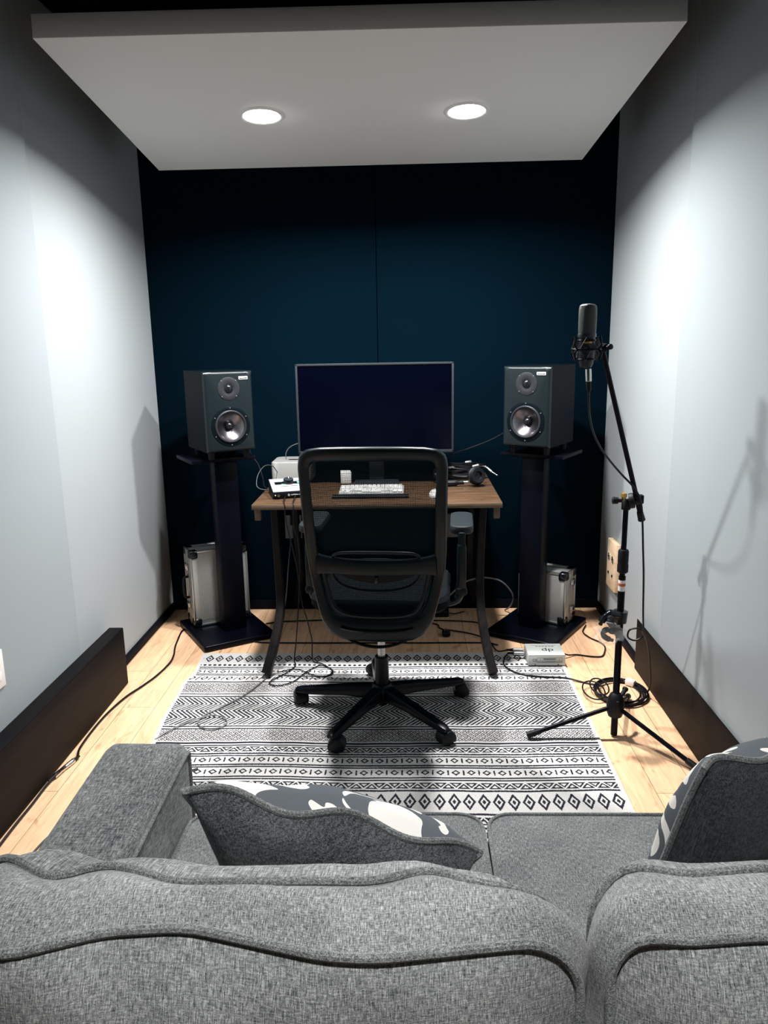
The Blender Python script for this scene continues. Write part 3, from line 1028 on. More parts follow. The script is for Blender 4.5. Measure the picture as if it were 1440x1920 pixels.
    def cup(c, ax, nm):
        c, ax = V(c), V(ax).normalized()
        q = M()
        q.lathe([(0.020, -0.020), (0.036, -0.016), (0.041, -0.006), (0.042, 0.006), (0.036, 0.012), (0.02, 0.014)], c, ax, 28)
        o = q.build('ear_cup', 'rubber', t)
        q = M(); q.lathe([(0.018, 0.012), (0.034, 0.013), (0.037, 0.020), (0.033, 0.027), (0.020, 0.025), (0.016, 0.015)], c, ax, 28); q.build('ear_pad', 'black', o)
        return o
    cup((0.035, -0.045, 0.0475), (0.55, -0.80, 0.22), 0)
    cup((-0.135, 0.015, 0.046), (-0.75, -0.6, 0.25), 0)
    m = M(); m.tube([(0.030, -0.03, 0.050), (0.042, 0.015, 0.052), (0.03, 0.055, 0.036), (-0.03, 0.075, 0.020), (-0.10, 0.070, 0.026), (-0.135, 0.050, 0.042), (-0.135, 0.025, 0.05)], 0.009, 10); m.build('headband', 'black', t)
    m = M(); m.tube([(-0.02, -0.055, 0.018), (-0.07, -0.07, 0.016), (-0.12, -0.075, 0.0155)], 0.013, 10, radii=[0.010, 0.014, 0.012]); m.build('cable_boot', 'rubber', t)
    m = M(); m.cyl((0.018, -0.050, 0.020), (-0.03, -0.058, 0.018), 0.006); m.build('yoke', 'steel', t)
    # bundle of leads behind the headphones
    t = thing('lead_bundle', 'coiled bundle of black audio leads with silver plugs behind the headphones', 'cables', (0.24, 3.665, z))
    rr = random.Random(5)
    for k in range(7):
        m = M()
        h = 0.008 + 0.010 * k
        pts = []
        for j in range(10):
            a = 2 * PI * j / 10 + k
            pts.append((math.cos(a) * (0.105 + rr.uniform(-.012, .012)) + rr.uniform(-.006, .006), math.sin(a) * (0.050 + rr.uniform(-.010, .010)), h + rr.uniform(-0.003, 0.004)))
        m.tube(pts, 0.0032, 8, True); m.build('lead_coil', 'cable', t)
    for c, d in (((0.02, -0.02, 0.080), (1, 0.1, 0.15)), ((0.055, -0.035, 0.062), (1, -0.2, 0.3)), ((-0.06, -0.045, 0.062), (1, 0.2, 0.0)), ((-0.13, -0.06, 0.035), (1, 0.3, 0.1))):
        m = M(); d = V(d).normalized(); m.lathe([(0.005, 0), (0.0085, 0.003), (0.0085, 0.030), (0.006, 0.034)], c, d, 14); m.build('plug_shell', 'steel', t)
    m = M(); m.tube([(0.06, 0.02, 0.06), (0.115, 0.01, 0.058), (0.150, -0.02, 0.035)], 0.0065, 10); m.lathe([(0.0032, 0), (0.0032, 0.026), (0.0024, 0.028), (0.003, 0.031), (0.001, 0.035)], (0.150, -0.02, 0.035), (0.75, -0.45, -0.45), 12); m.build('jack_plug', 'steel', t)
desk_things()
# ------------------------------------------------------------------ office chair
def make_chair():
    t = thing('office_chair', 'black mesh-back swivel office chair facing the desk, back to the camera', 'office chair', (-0.115, 2.71, 0))
    # five-star base
    base = M()
    base.lathe([(0.030, 0.058), (0.044, 0.060), (0.050, 0.075), (0.047, 0.105), (0.038, 0.122), (0.034, 0.128)], segs=32)
    base.lathe([(0.020, 0.040), (0.024, 0.045), (0.024, 0.062)], segs=24)
    base.build('base_hub', 'chairbase', t)
    off = 96.5
    for k in range(5):
        a = R(off + 72 * k)
        d = V((math.cos(a), math.sin(a), 0)); s = V((-d.y, d.x, 0)); u = V((0, 0, 1))
        rings = []
        for q, hw, zt, zb in ((0.028, 0.028, 0.122, 0.066), (0.07, 0.026, 0.118, 0.070), (0.15, 0.0235, 0.108, 0.070), (0.24, 0.0215, 0.094, 0.064), (0.30, 0.0205, 0.085, 0.060), (0.335, 0.0195, 0.080, 0.060), (0.348, 0.013, 0.075, 0.062)):
            c = d * q
            rings.append([c + s * (hw * x) + u * (zb + (zt - zb) * z) for x, z in ((-.85, 0), (-1, .12), (-.97, .55), (-.72, .90), (-.35, 1.0), (.35, 1.0), (.72, .90), (.97, .55), (1, .12), (.85, 0))])
        m = M(); m.loft(rings); m.build('base_arm', 'chairbase', t)
        # caster
        ca = R(off + 72 * k + (40, -60, 115, 75, -20)[k])
        f = V((math.cos(ca), math.sin(ca), 0)); sd = V((-f.y, f.x, 0))
        c = d * 0.327
        cc = c + f * 0.012
        m = M(); m.cyl(c + u * 0.05, c + u * 0.066, 0.008, segs=12)
        n = 20
        prof = []
        for i in range(n):
            th = R(-25 + 230 * i / (n - 1))
            prof.append((math.cos(th) * 0.031, 0.030 + math.sin(th) * 0.031))
        rings = [[cc + f * (x * sc) + u * (0.030 + (z - 0.030) * sc) + sd * off_ for x, z in prof] for off_, sc in ((-0.027, 0.80), (-0.024, 0.95), (-0.018, 1.0), (0.018, 1.0), (0.024, 0.95), (0.027, 0.80))]
        m.loft(rings, closed=True, caps=True)
        cs = m.build('caster', 'black', t)
        for sg in (-1, 1):
            m = M(); m.lathe([(0.012, -0.0085), (0.0265, -0.0085), (0.0275, -0.006), (0.0275, 0.006), (0.0265, 0.0085), (0.012, 0.0085)], cc + sd * sg * 0.0135 + u * 0.0335, sd, 28); m.build('wheel', 'rubber', cs)
    # gas lift
    m = M(); m.lathe([(0.027, 0.10), (0.026, 0.235), (0.022, 0.238)], segs=28); m.build('lift_sleeve', 'chairbase', t)
    m = M(); m.cyl((0, 0, 0.23), (0, 0, 0.42), 0.0145, segs=24); m.build('gas_lift', 'steel', t)
    # upper part, turned a little
    rz = Matrix.Rotation(R(-3.6), 4, 'Z')
    def P(x, y, z):
        return rz @ V((x + 0.007, y, z))
    m = M(); m.box((0, 0.03, 0.425), (0.20, 0.26, 0.05), 0.012); m.cyl((0.10, 0.05, 0.425), (0.26, 0.05, 0.43), 0.005); m.box((0.275, 0.05, 0.431), (0.05, 0.02, 0.008), 0.003)
    m.build('tilt_mechanism', 'chairbase', t)
    # seat
    o = rrect(0.50, 0.48, 0.10, 10)
    rings = []
    for z, s in ((0.455, 0.86), (0.460, 0.95), (0.475, 1.0), (0.500, 1.0), (0.515, 0.96), (0.522, 0.86), (0.520, 0.5), (0.518, 0.1)):
        rings.append([P(a * s, 0.065 + b * s, z - (0.02 * max(0, (b * s - 0.12)) / 0.12)) for a, b in o])
    m = M(); m.loft(rings); m.build('seat', 'seatcloth', t)
    # arms
    for sx, x in ((-1, -0.280), (1, 0.292)):
        m = M()
        m.tube([P(sx * 0.17, 0.06, 0.435), P(sx * 0.24, 0.06, 0.432), P(x - sx * 0.012, 0.06, 0.450), P(x - sx * 0.004, 0.065, 0.50)], 0.016, 12)
        m.box(P(x, 0.068, 0.56), (0.034, 0.050, 0.20), 0.010)
        ar = m.build('arm_post', 'chairblack', t)
        m = M(); m.box(P(x, 0.068, 0.655), (0.026, 0.038, 0.10), 0.006); m.build('arm_slider', 'chairblack', ar)
        m = M(); m.box(P(x, 0.068, 0.478), (0.042, 0.060, 0.034), 0.012); m.build('arm_collar', 'black', ar)
        oo = rrect(0.088, 0.262, 0.036, 8)
        rings = []
        for z, s in ((0.695, 0.88), (0.699, 0.97), (0.708, 1.0), (0.716, 1.0), (0.723, 0.95), (0.725, 0.86), (0.7245, 0.4)):
            rings.append([P(x + a * s, 0.190 + b * (1 - (1 - s) * 0.36), z) for a, b in oo])
        m = M(); m.loft(rings); m.build('armrest', 'pad', t)
    # backrest ------------------------------------------------------------
    def yb(x, z):      # curved surface of the back, y as a function of x and z
        k = max(0.0, (z - 0.40) / 0.66)
        lum = -0.205 - 0.075 * k ** 1.3 + 0.030 * math.exp(-((z - 0.62) / 0.14) ** 2)
        return lum + 0.42 * x * x
    outer = resample([(-0.0000, 1.070), (-0.1000, 1.069), (-0.1720, 1.066), (-0.2180, 1.057), (-0.2400, 1.037), (-0.2465, 1.000), (-0.2450, 0.930), (-0.2430, 0.825), (-0.2410, 0.700), (-0.2360, 0.630), (-0.2260, 0.570), (-0.2130, 0.515), (-0.1940, 0.445), (-0.1600, 0.398), (-0.1220, 0.381), (-0.0600, 0.376), (-0.0000, 0.375), (0.0600, 0.376), (0.1220, 0.381), (0.1600, 0.398), (0.1940, 0.445), (0.2130, 0.515), (0.2260, 0.570), (0.2360, 0.630), (0.2410, 0.700), (0.2430, 0.825), (0.2450, 0.930), (0.2465, 1.000), (0.2400, 1.037), (0.2180, 1.057), (0.1720, 1.066), (0.1000, 1.069)], 140)
    inner = resample([(-0.0000, 1.020), (-0.1000, 1.020), (-0.1650, 1.019), (-0.1920, 1.016), (-0.2060, 1.003), (-0.2085, 0.975), (-0.2060, 0.920), (-0.2020, 0.800), (-0.1990, 0.685), (-0.1900, 0.620), (-0.1760, 0.540), (-0.1640, 0.507), (-0.1490, 0.485), (-0.1150, 0.469), (-0.0600, 0.464), (-0.0000, 0.463), (0.0600, 0.464), (0.1150, 0.469), (0.1490, 0.485), (0.1640, 0.507), (0.1760, 0.540), (0.1900, 0.620), (0.1990, 0.685), (0.2020, 0.800), (0.2060, 0.920), (0.2085, 0.975), (0.2060, 1.003), (0.1920, 1.016), (0.1650, 1.019), (0.1000, 1.020)], 140)
    def ring_at(f, dy):
        out = []
        for (xo, zo), (xi, zi) in zip(outer, inner):
            x, z = xo + (xi - xo) * f, zo + (zi - zo) * f
            out.append(P(x, yb(x, z) + dy, z))
        return out
    m = M()
    th = 0.017
    m.loft([ring_at(0.0, 0), ring_at(0.05, -th * 0.6), ring_at(0.2, -th), ring_at(0.6, -th * 0.95), ring_at(0.9, -th * 0.55), ring_at(1.0, 0.0), ring_at(0.92, th * 0.6), ring_at(0.6, th), ring_at(0.2, th), ring_at(0.04, th * 0.6)], True, False, True)
    fr = m.build('back_frame', 'chairblack', t, 50)
    # cross band
    m = M()
    rings = []
    for i in range(25):
        x = -0.205 + 0.410 * i / 24
        sag = -0.008 * (1 - (x / 0.205) ** 2)
        flare = 0.010 * abs(x / 0.205) ** 6
        rings.append([P(x, yb(x, 0.653 + sag) + a, 0.653 + sag + b + (flare if b > 0 else -flare)) for a, b in ((-0.015, -0.026), (-0.0185, -0.018), (-0.0185, 0.016), (-0.014, 0.025), (0.006, 0.025), (0.010, 0.014), (0.010, -0.018), (0.006, -0.026))])
    m.loft(rings); m.build('cross_band', 'chairblack', fr)
    # inner lip around the lower opening
    lip = [(-0.183, 0.628), (-0.172, 0.575), (-0.158, 0.525), (-0.138, 0.492), (-0.10, 0.476), (-0.05, 0.471), (0, 0.470), (0.05, 0.471), (0.10, 0.476), (0.138, 0.492), (0.158, 0.525), (0.172, 0.575), (0.183, 0.628)]
    m = M(); m.tube([P(x, yb(x, z) - 0.012, z) for x, z in lip], 0.0075, 8); m.build('opening_lip', 'chairblack', fr)
    # dark recess slot in the bottom of the frame
    m = M()
    m.tube([P(x, yb(x, z) - 0.0155, z) for x, z in ((-0.125, 0.430), (-0.08, 0.422), (0, 0.419), (0.08, 0.422), (0.125, 0.430))], 0.0075, 8); m.build('frame_recess', 'blackgloss', fr)
    # woven mesh
    m = M()
    rows = []
    for j in range(27):
        z = 0.475 + (1.022 - 0.475) * j / 26
        # half width of the opening at this height
        hw = 0.205
        pts = sorted([(zz, abs(xx)) for xx, zz in inner if xx <= 0])
        for (za, xa), (zb_, xb) in zip(pts, pts[1:]):
            if za <= z <= zb_ and zb_ > za:
                hw = xa + (xb - xa) * (z - za) / (zb_ - za)
        hw += 0.010
        rows.append([P(-hw + 2 * hw * i / 16, yb(-hw + 2 * hw * i / 16, z) + 0.012, z) for i in range(17)])
    vs = [m.ring(r) for r in rows]
    for a, b in zip(vs, vs[1:]):
        m.bridge(a, b, False)
    m.build('mesh_panel', 'mesh', t)
    # lumbar support: a shaped pad behind the mesh with a curved grip
    m = M()
    rings = []
    for i in range(21):
        x = -0.140 + 0.28 * i / 20
        k = 1 - (x / 0.150) ** 2
        rings.append([P(x, yb(x, 0.66) + 0.026 + a * 0.007, 0.634 + b) for a, b in ((-1, -0.016 - 0.036 * k), (-1, 0.012 + 0.022 * k), (1, 0.012 + 0.022 * k), (1, -0.016 - 0.036 * k))])
    m.loft(rings); lb = m.build('lumbar_pad', 'black', t)
    m = M(); m.tube([P(x, yb(x, z) - 0.004, z) for x, z in ((-0.158, 0.630), (-0.146, 0.600), (-0.115, 0.574), (-0.06, 0.560), (0, 0.557), (0.06, 0.560), (0.115, 0.574), (0.146, 0.600), (0.158, 0.630))], 0.0065, 8); m.build('lumbar_rim', 'chairblack', lb)
    m = M(); m.tube([P(x, yb(x, z) + 0.004, z) for x, z in ((-0.150, 0.680), (-0.128, 0.692), (-0.07, 0.697), (0, 0.698), (0.07, 0.697), (0.128, 0.692), (0.150, 0.680))], 0.0055, 8); m.build('lumbar_top_rim', 'chairblack', lb)
    m = M(); m.box(P(0, yb(0, 0.60) - 0.004, 0.598), (0.011, 0.010, 0.022), 0.0025); m.build('height_catch', 'blackgloss', lb)
    # back support arm to the mechanism and a hanging strap below
    m = M(); m.tube([P(0, -0.195, 0.44), P(0, -0.16, 0.425), P(0, -0.08, 0.42)], 0.022, 12); m.build('back_arm', 'chairbase', t)
    m = M()
    pts = [P(x, -0.19, 0.381 - 0.030 * (1 - (x / 0.105) ** 2)) for x in np.linspace(-0.105, 0.105, 15)]
    m.loft([[p + V((0, a, b)) for a, b in ((-0.010, -0.002), (0.010, -0.002), (0.010, 0.002), (-0.010, 0.002))] for p in pts]); m.build('hanging_strap', 'rubber', t)
make_chair()

# ------------------------------------------------------------------ microphone stand
def make_mic_stand():
    B = V((0.720, 2.535, 0))
    t = thing('microphone_stand', 'black tripod boom microphone stand on the right of the rug', 'microphone stand', B)
    m = M(); m.cyl((0, 0, 0.008), (0, 0, 0.60), 0.0118, segs=20); m.build('lower_tube', 'standblack', t)
    m = M(); m.cyl((0, 0, 0.58), (0, 0, 0.862), 0.0088, segs=20); m.build('upper_tube', 'standblack', t)
    m = M(); m.lathe([(0.0135, 0.612), (0.0185, 0.617), (0.0185, 0.640), (0.0170, 0.645), (0.0178, 0.652), (0.0178, 0.688), (0.0150, 0.694), (0.010, 0.695)]); m.build('height_clutch', 'rubber', t)
    m = M(); m.lathe([(0.014, 0.078), (0.024, 0.082), (0.030, 0.10), (0.031, 0.130), (0.026, 0.152), (0.018, 0.166), (0.013, 0.170)]); m.box((0, -0.027, 0.125), (0.012, 0.012, 0.05), 0.004); hub = m.build('tripod_hub', 'rubber', t)
    m = M(); m.tube([(0.014, 0.012, 0.135), (0.040, 0.045, 0.150), (0.050, 0.058, 0.158)], 0.0085, 12, radii=[0.006, 0.008, 0.0105]); m.build('lock_knob', 'rubber', hub)
    for f in ((0.410, 2.507), (0.933, 2.295), (0.848, 2.822)):
        d = V((f[0] - B.x, f[1] - B.y, 0)); L = d.length; d.normalize()
        a = d * 0.024 + V((0, 0, 0.112)); e = d * L + V((0, 0, 0.0205 if f[0] < 0.5 else 0.014))
        m = M(); m.cyl(a, e, 0.0079, segs=16); lg = m.build('leg', 'standblack', t)
        ax = (e - a).normalized()
        m = M(); m.cyl(e - ax * 0.045, e + ax * 0.004, 0.0105, 0.0122, 16); m.build('rubber_foot', 'rubber', lg)
    # label on the tube
    m = M(); m.lathe([(0.01195, 0.548), (0.01205, 0.549), (0.01205, 0.586), (0.01195, 0.587)], segs=24); lb = m.build('sticker', 'paper', t); tag(lb, 'white sticker with red print')
    m = M(); m.lathe([(0.0121, 0.566), (0.0122, 0.567), (0.0122, 0.575), (0.0121, 0.576)], segs=24); m.build('red_print', 'red', lb)
    # boom clutch
    C = V((0.010, 0.005, 0.862))
    bd = V((0.585 - 0.733, 2.395 - 2.555, 1.360 - 0.862)).normalized()
    side = V((0.94, -0.25, 0.18)).normalized()
    m = M()
    m.lathe([(0.012, -0.030), (0.015, -0.028), (0.015, 0.000), (0.011, 0.006)], C + V((-0.010, -0.005, 0.0)), (0, 0, 1), 20)
    cl = m.build('boom_clutch', 'rubber', t)
    m = M(); m.lathe([(0.010, -0.006), (0.024, -0.005), (0.026, 0.0), (0.026, 0.010), (0.023, 0.013), (0.010, 0.014)], C + V((0.004, -0.004, 0.0)), side, 28); m.build('clutch_disc', 'rubber', cl)
    m = M(); m.lathe([(0.006, 0.0), (0.007, 0.020), (0.0115, 0.022), (0.0125, 0.038), (0.009, 0.041)], C + V((-0.014, 0.0, 0.0)), (-1, 0.1, 0.02), 18); m.build('clutch_knob', 'rubber', cl)
    m = M(); m.lathe([(0.016, -0.012), (0.017, -0.008), (0.017, 0.010), (0.012, 0.014)], C + side * 0.026, side, 20); m.box(C + side * 0.040, (0.012, 0.024, 0.030), 0.004); m.build('boom_clamp', 'rubber', cl)
    m = M(); m.lathe([(0.007, 0.006), (0.007, 0.012), (0.0095, 0.013), (0.0095, 0.026), (0.006, 0.028)], C + V((-0.018, -0.003, 0)), (0, 0, 1), 6); m.build('thread_adapter', 'gold', cl)
    Q = C + side * 0.026
    tip = V((0.585, 2.395, 1.360)) - B
    bdir = (tip - Q).normalized()
    m = M(); m.cyl(Q - bdir * 0.055, tip, 0.0082, 0.0078, 18); bo = m.build('boom_arm', 'standblack', t)
    m = M(); m.cyl(Q - bdir * 0.082, Q - bdir * 0.048, 0.0125, 0.0105, 16); m.build('boom_end_grip', 'rubber', bo)
make_mic_stand()

def make_mic():
    c = V((0.533, 2.380, 0))
    ax = V((-0.012, 0.0, 1)).normalized()
    # elastic shock mount at the top of the boom
    t = thing('shock_mount', 'black elastic shock mount at the top of the boom arm', 'shock mount', (c.x, c.y, 1.363))
    def ringt(z, r, tr, name, par):
        m = M(); m.tube([(r * math.cos(a), r * math.sin(a), z) for a in np.linspace(0, 2 * PI, 28, endpoint=False)], tr, 8, True, smooth=1); return m.build(name, 'standblack', par)
    ringt(0.0, 0.043, 0.0036, 'outer_ring', t)
    ringt(0.026, 0.025, 0.0026, 'upper_cradle_ring', t)
    ringt(-0.030, 0.025, 0.0026, 'lower_cradle_ring', t)
    for k in range(6):
        a0 = R(60 * k + 15)
        for sg in (1, -1):
            m = M()
            a1, a2 = a0 + R(22), a0 - R(22)
            z = 0.034 * sg
            m.tube([(0.043 * math.cos(a1), 0.043 * math.sin(a1), 0.002 * sg), (0.036 * math.cos(a0), 0.036 * math.sin(a0), z), (0.043 * math.cos(a2), 0.043 * math.sin(a2), 0.002 * sg)], 0.0014, 6, smooth=1)
            m.build('elastic_cord', 'gcable', t)
    for k in range(4):
        a0 = R(90 * k + 40)
        m = M(); m.tube([(0.043 * math.cos(a0), 0.043 * math.sin(a0), 0.0), (0.053 * math.cos(a0), 0.053 * math.sin(a0), 0.012), (0.050 * math.cos(a0), 0.050 * math.sin(a0), 0.036)], 0.0026, 8); m.build('prong', 'standblack', t)
        m = M(); m.tube([(0.043 * math.cos(a0), 0.043 * math.sin(a0), 0.0), (0.055 * math.cos(a0), 0.055 * math.sin(a0), -0.012), (0.048 * math.cos(a0), 0.048 * math.sin(a0), -0.030)], 0.0026, 8); m.build('prong', 'standblack', t)
    m = M(); m.box((0.052, 0.010, 0.003), (0.022, 0.018, 0.026), 0.004); m.cyl((0.056, -0.006, 0.004), (0.056, 0.030, 0.004), 0.010, segs=16); m.build('swivel_joint', 'rubber', t)
    m = M(); m.lathe([(0.0045, 0), (0.0045, 0.014), (0.0085, 0.015), (0.0085, 0.022), (0.004, 0.024)], (0.058, -0.006, 0.004), (0.35, -0.9, 0.1), 14); m.build('swivel_knob', 'rubber', t)
    # large diaphragm microphone
    t = thing('condenser_microphone', 'black side-address condenser microphone upright in the shock mount', 'microphone', (c.x, c.y, 1.310))
    e = (1.0, 0.82)
    def el(prof, nm, mt, par, segs=36):
        m = M()
        m.loft([[V((r * math.cos(2 * PI * i / segs), r * e[1] * math.sin(2 * PI * i / segs), h)) for i in range(segs)] for r, h in prof])
        return m.build(nm, mt, par)
    el([(0.0255, 0.098), (0.0265, 0.104), (0.0268, 0.150), (0.0265, 0.170), (0.0245, 0.179), (0.019, 0.1835), (0.008, 0.185), (0.0005, 0.1852)], 'grille', 'grille', t)
    el([(0.0270, 0.088), (0.0275, 0.090), (0.0275, 0.096), (0.0265, 0.099)], 'grille_band', 'bezel', t)
    el([(0.013, -0.002), (0.017, 0.0), (0.021, 0.010), (0.0235, 0.024), (0.0245, 0.030), (0.0245, 0.086), (0.0262, 0.090)], 'body', 'micbody', t)
    m = M(); m.box((-0.002, -0.0212, 0.073), (0.026, 0.002, 0.0055), 0.0006); m.build('name_badge', 'gold', t)
    # microphone cable
    t = thing('microphone_cable', 'black cable hanging from the microphone past the boom clutch to the floor', 'cable', (0, 0, 0))
    m = M(); m.lathe([(0.0075, 0), (0.0095, 0.002), (0.0095, 0.036), (0.0085, 0.039)], (0.543, 2.380, 1.266), (-0.06, 0, 1), 20); cn_ = m.build('cable_connector', 'chrome', t); tag(cn_, 'chrome connector shell')
    m = M(); m.lathe([(0.0045, 0), (0.0072, 0.006), (0.0085, 0.030)], (0.5455, 2.380, 1.236), (-0.08, 0, 1), 16); m.build('strain_relief', 'rubber', t)
    pts = [(0.545, 2.38, 1.245), (0.547, 2.383, 1.205), (0.556, 2.40, 1.155), (0.578, 2.43, 1.100), (0.610, 2.46, 1.050), (0.650, 2.49, 1.003), (0.692, 2.505, 0.957), (0.735, 2.505, 0.912), (0.757, 2.50, 0.868), (0.770, 2.512, 0.80), (0.783, 2.53, 0.70), (0.800, 2.56, 0.59), (0.818, 2.60, 0.45),
           (0.832, 2.63, 0.37), (0.838, 2.65, 0.335), (0.812, 2.655, 0.317), (0.786, 2.655, 0.330), (0.790, 2.65, 0.360), (0.822, 2.645, 0.366), (0.847, 2.66, 0.335), (0.880, 2.71, 0.262), (0.905, 2.76, 0.180), (0.925, 2.80, 0.090), (0.930, 2.835, 0.030), (0.925, 2.87, 0.010), (0.905, 2.90, 0.006)]
    m = M(); m.tube(pts, 0.0034, 8); m.build('lead', 'cable', t)
make_mic()

def mic_extras():
    # clip-on holder still in its clear bag, clamped on the stand tube
    t = thing('clip_holder', 'black clip holder in a clear plastic bag clamped on the microphone stand tube', 'clip', (0.70, 2.52, 0.40))
    m = M(); m.lathe([(0.014, -0.022), (0.024, -0.020), (0.024, 0.020), (0.014, 0.022)], (0.020, 0.015, 0.055), (0.1, 0, 1), 24)
    m.build('clamp_body', 'blackgloss', t)
    m = M(); m.tube([(0.006, -0.012, 0.070), (-0.020, -0.020, 0.078), (-0.045, -0.022, 0.062), (-0.056, -0.020, 0.038)], 0.012, 12, radii=[0.012, 0.014, 0.012, 0.007]); m.build('clamp_jaw', 'blackgloss', t)
    m = M(); m.lathe([(0.007, -0.016), (0.009, -0.014), (0.009, 0.014), (0.007, 0.016)], (-0.030, -0.026, 0.066), (0.3, -1, 0.2), 16); m.build('clamp_screw', 'bezel', t)
    m = M(); m.tube([(-0.05, -0.022, 0.044), (-0.058, -0.02, 0.036)], 0.0045, 8, smooth=1); m.build('orange_pad', 'gold', t)
    rr = random.Random(11)
    m = M()
    bmesh.ops.create_icosphere(m.bm, subdivisions=3, radius=1.0)
    for v in m.bm.verts:
        n_ = mnoise.noise(v.co * 2.3) * 0.45 + mnoise.noise(v.co * 5.1) * 0.28
        v.co = V((v.co.x * 0.048 * (1 + n_), v.co.y * 0.020 * (1 + n_), v.co.z * 0.040 * (1 + n_))) + V((-0.022, -0.020, 0.004))
    m.build('plastic_bag', 'clear', t)
    m = M(); m.tube([(0.012, -0.020, 0.024), (-0.010, -0.020, 0.016), (-0.034, -0.020, 0.020), (-0.046, -0.020, 0.006), (-0.034, -0.020, -0.010), (-0.010, -0.020, -0.020)], 0.010, 10, radii=[0.008, 0.013, 0.010, 0.008, 0.010, 0.006])
    m.build('bagged_clip', 'blackgloss', t)
    # coiled cable on the floor beside the stand
    t = thing('coiled_cable', 'black cable coiled on the wood floor behind the microphone stand', 'cable', (0.832, 2.872, 0))
    k = 0
    rr = random.Random(3)
    for k in range(6):
        m = M()
        rx, ry = 0.092 + 0.005 * (k % 3), 0.108 + 0.005 * ((k + 1) % 3)
        ox, oy = rr.uniform(-0.010, 0.010), rr.uniform(-0.010, 0.010)
        pts = [(ox + rx * math.cos(a), oy + ry * math.sin(a), 0.0042 + 0.0060 * (k // 2) + 0.0015 * math.sin(3 * a + k)) for a in np.linspace(0, 2 * PI, 18, endpoint=False)]
        if k % 2:
            pts = [(p[0] * 0.93, p[1] * 0.93, p[2]) for p in pts]
        m.tube(pts, 0.0036, 8, True, smooth=3); m.build('loop', 'cable', t)
    for (cx, cy, rx, ry, h) in ((-0.108, -0.01, 0.042, 0.070, 0.022), (-0.080, 0.015, 0.035, 0.062, 0.026)):
        m = M(); m.tube([(cx + rx * math.cos(a), cy + ry * math.sin(a), h + 0.006 * math.sin(a)) for a in np.linspace(0, 2 * PI, 14, endpoint=False)], 0.0030, 8, True); m.build('loop', 'cable', t)
    m = M(); m.box((0.060, 0.072, 0.016), (0.040, 0.026, 0.026), 0.006, Matrix.Rotation(R(-40), 3, 'Z')); tp = m.build('tape_tie', 'paper', t); tag(tp, 'white tape around the coil')
mic_extras()

# ------------------------------------------------------------------ small grey box on the floor and its leads
def make_di():
    t = thing('signal_box', 'small grey metal box lettered dp on the back right rug corner', 'audio box', (0.5835, 3.190, 0.0065))
    W, D, H = 0.160, 0.128, 0.047
    m = M(); m.box((0, 0, 0.004 + H / 2), (W, D, H), 0.0025); m.build('body', 'dibox', t)
    m = M(); m.box((0, 0, 0.004 + H + 0.0004), (W - 0.003, D + 0.001, 0.0012), 0.0005); m.build('lid', 'dibox', t)
    z = 0.004 + H + 0.0012
    text_mesh('top_lettering', 'dp', 0.047, 'ink', t, Matrix.Translation((0.012, -0.002, z)) @ Matrix.Diagonal((1.15, 1, 1, 1)))
    m = M()
    m.box((0.0, 0.044, z), (0.11, 0.0016, 0.0004)); m.build('top_rule', 'ink', t)
    m = M()
    for k in range(6): m.box((-0.030 + 0.014 * k, 0.033, z), (0.010, 0.005, 0.0004))
    m.build('small_print', 'gcable', t)
    yf = -D / 2 - 0.0006
    fm = Matrix.Translation((-0.052, yf, 0.028)) @ Matrix.Rotation(R(90), 4, 'X')
    text_mesh('ce_mark', 'CE', 0.017, 'ink', t, fm)
    m = M()
    x0, x1, z0, z1 = -0.040, 0.066, 0.018, 0.040
    for a, b, c, d in ((x0, x1, z0, z0), (x0, x1, z1, z1), (x0, x0, z0, z1), (x1, x1, z0, z1)):
        m.box(((a + b) / 2, yf, (c + d) / 2), (max(0.0008, b - a), 0.0006, max(0.0008, d - c)))
    x0, x1 = -0.016, 0.040
    for a, b, c, d in ((x0, x1, 0.021, 0.021), (x0, x1, 0.037, 0.037), (x0, x0, 0.021, 0.037), (x1, x1, 0.021, 0.037)):
        m.box(((a + b) / 2, yf, (c + d) / 2), (max(0.0008, b - a), 0.0006, max(0.0008, d - c)))
    for cx in (-0.028, 0.054):
        m.tube([(cx - 0.009, yf, 0.021), (cx, yf, 0.037), (cx + 0.009, yf, 0.021)], 0.0006, 5, True, smooth=1)
        m.box((cx, yf, 0.0265), (0.0014, 0.0006, 0.006))
    m.build('warning_panel', 'ink', t)
    m = M()
    for k in range(9): m.box((-0.0105 + 0.0056 * k, yf, 0.0325), (0.0042, 0.0006, 0.0042))
    m.build('panel_heading', 'ink', t)
    m = M()
    for k in range(5): m.box((-0.006 + 0.009 * k, yf, 0.025), (0.007, 0.0006, 0.0014))
    m.build('panel_small_print', 'gcable', t)
    for sx in (-0.050, 0.050):
        m = M(); m.lathe([(0.0026, 0), (0.0024, 0.0016), (0.001, 0.002)], (sx, yf, 0.0085), (0, -1, 0), 12); m.build('screw', 'ink', t)
    for sx in (-1, 1):
        for sy in (-1, 1):
            m = M(); m.cyl((sx * 0.06, sy * 0.045, -0.0005), (sx * 0.06, sy * 0.045, 0.005), 0.008, segs=12); m.build('foot', 'rubber', t)
make_di()

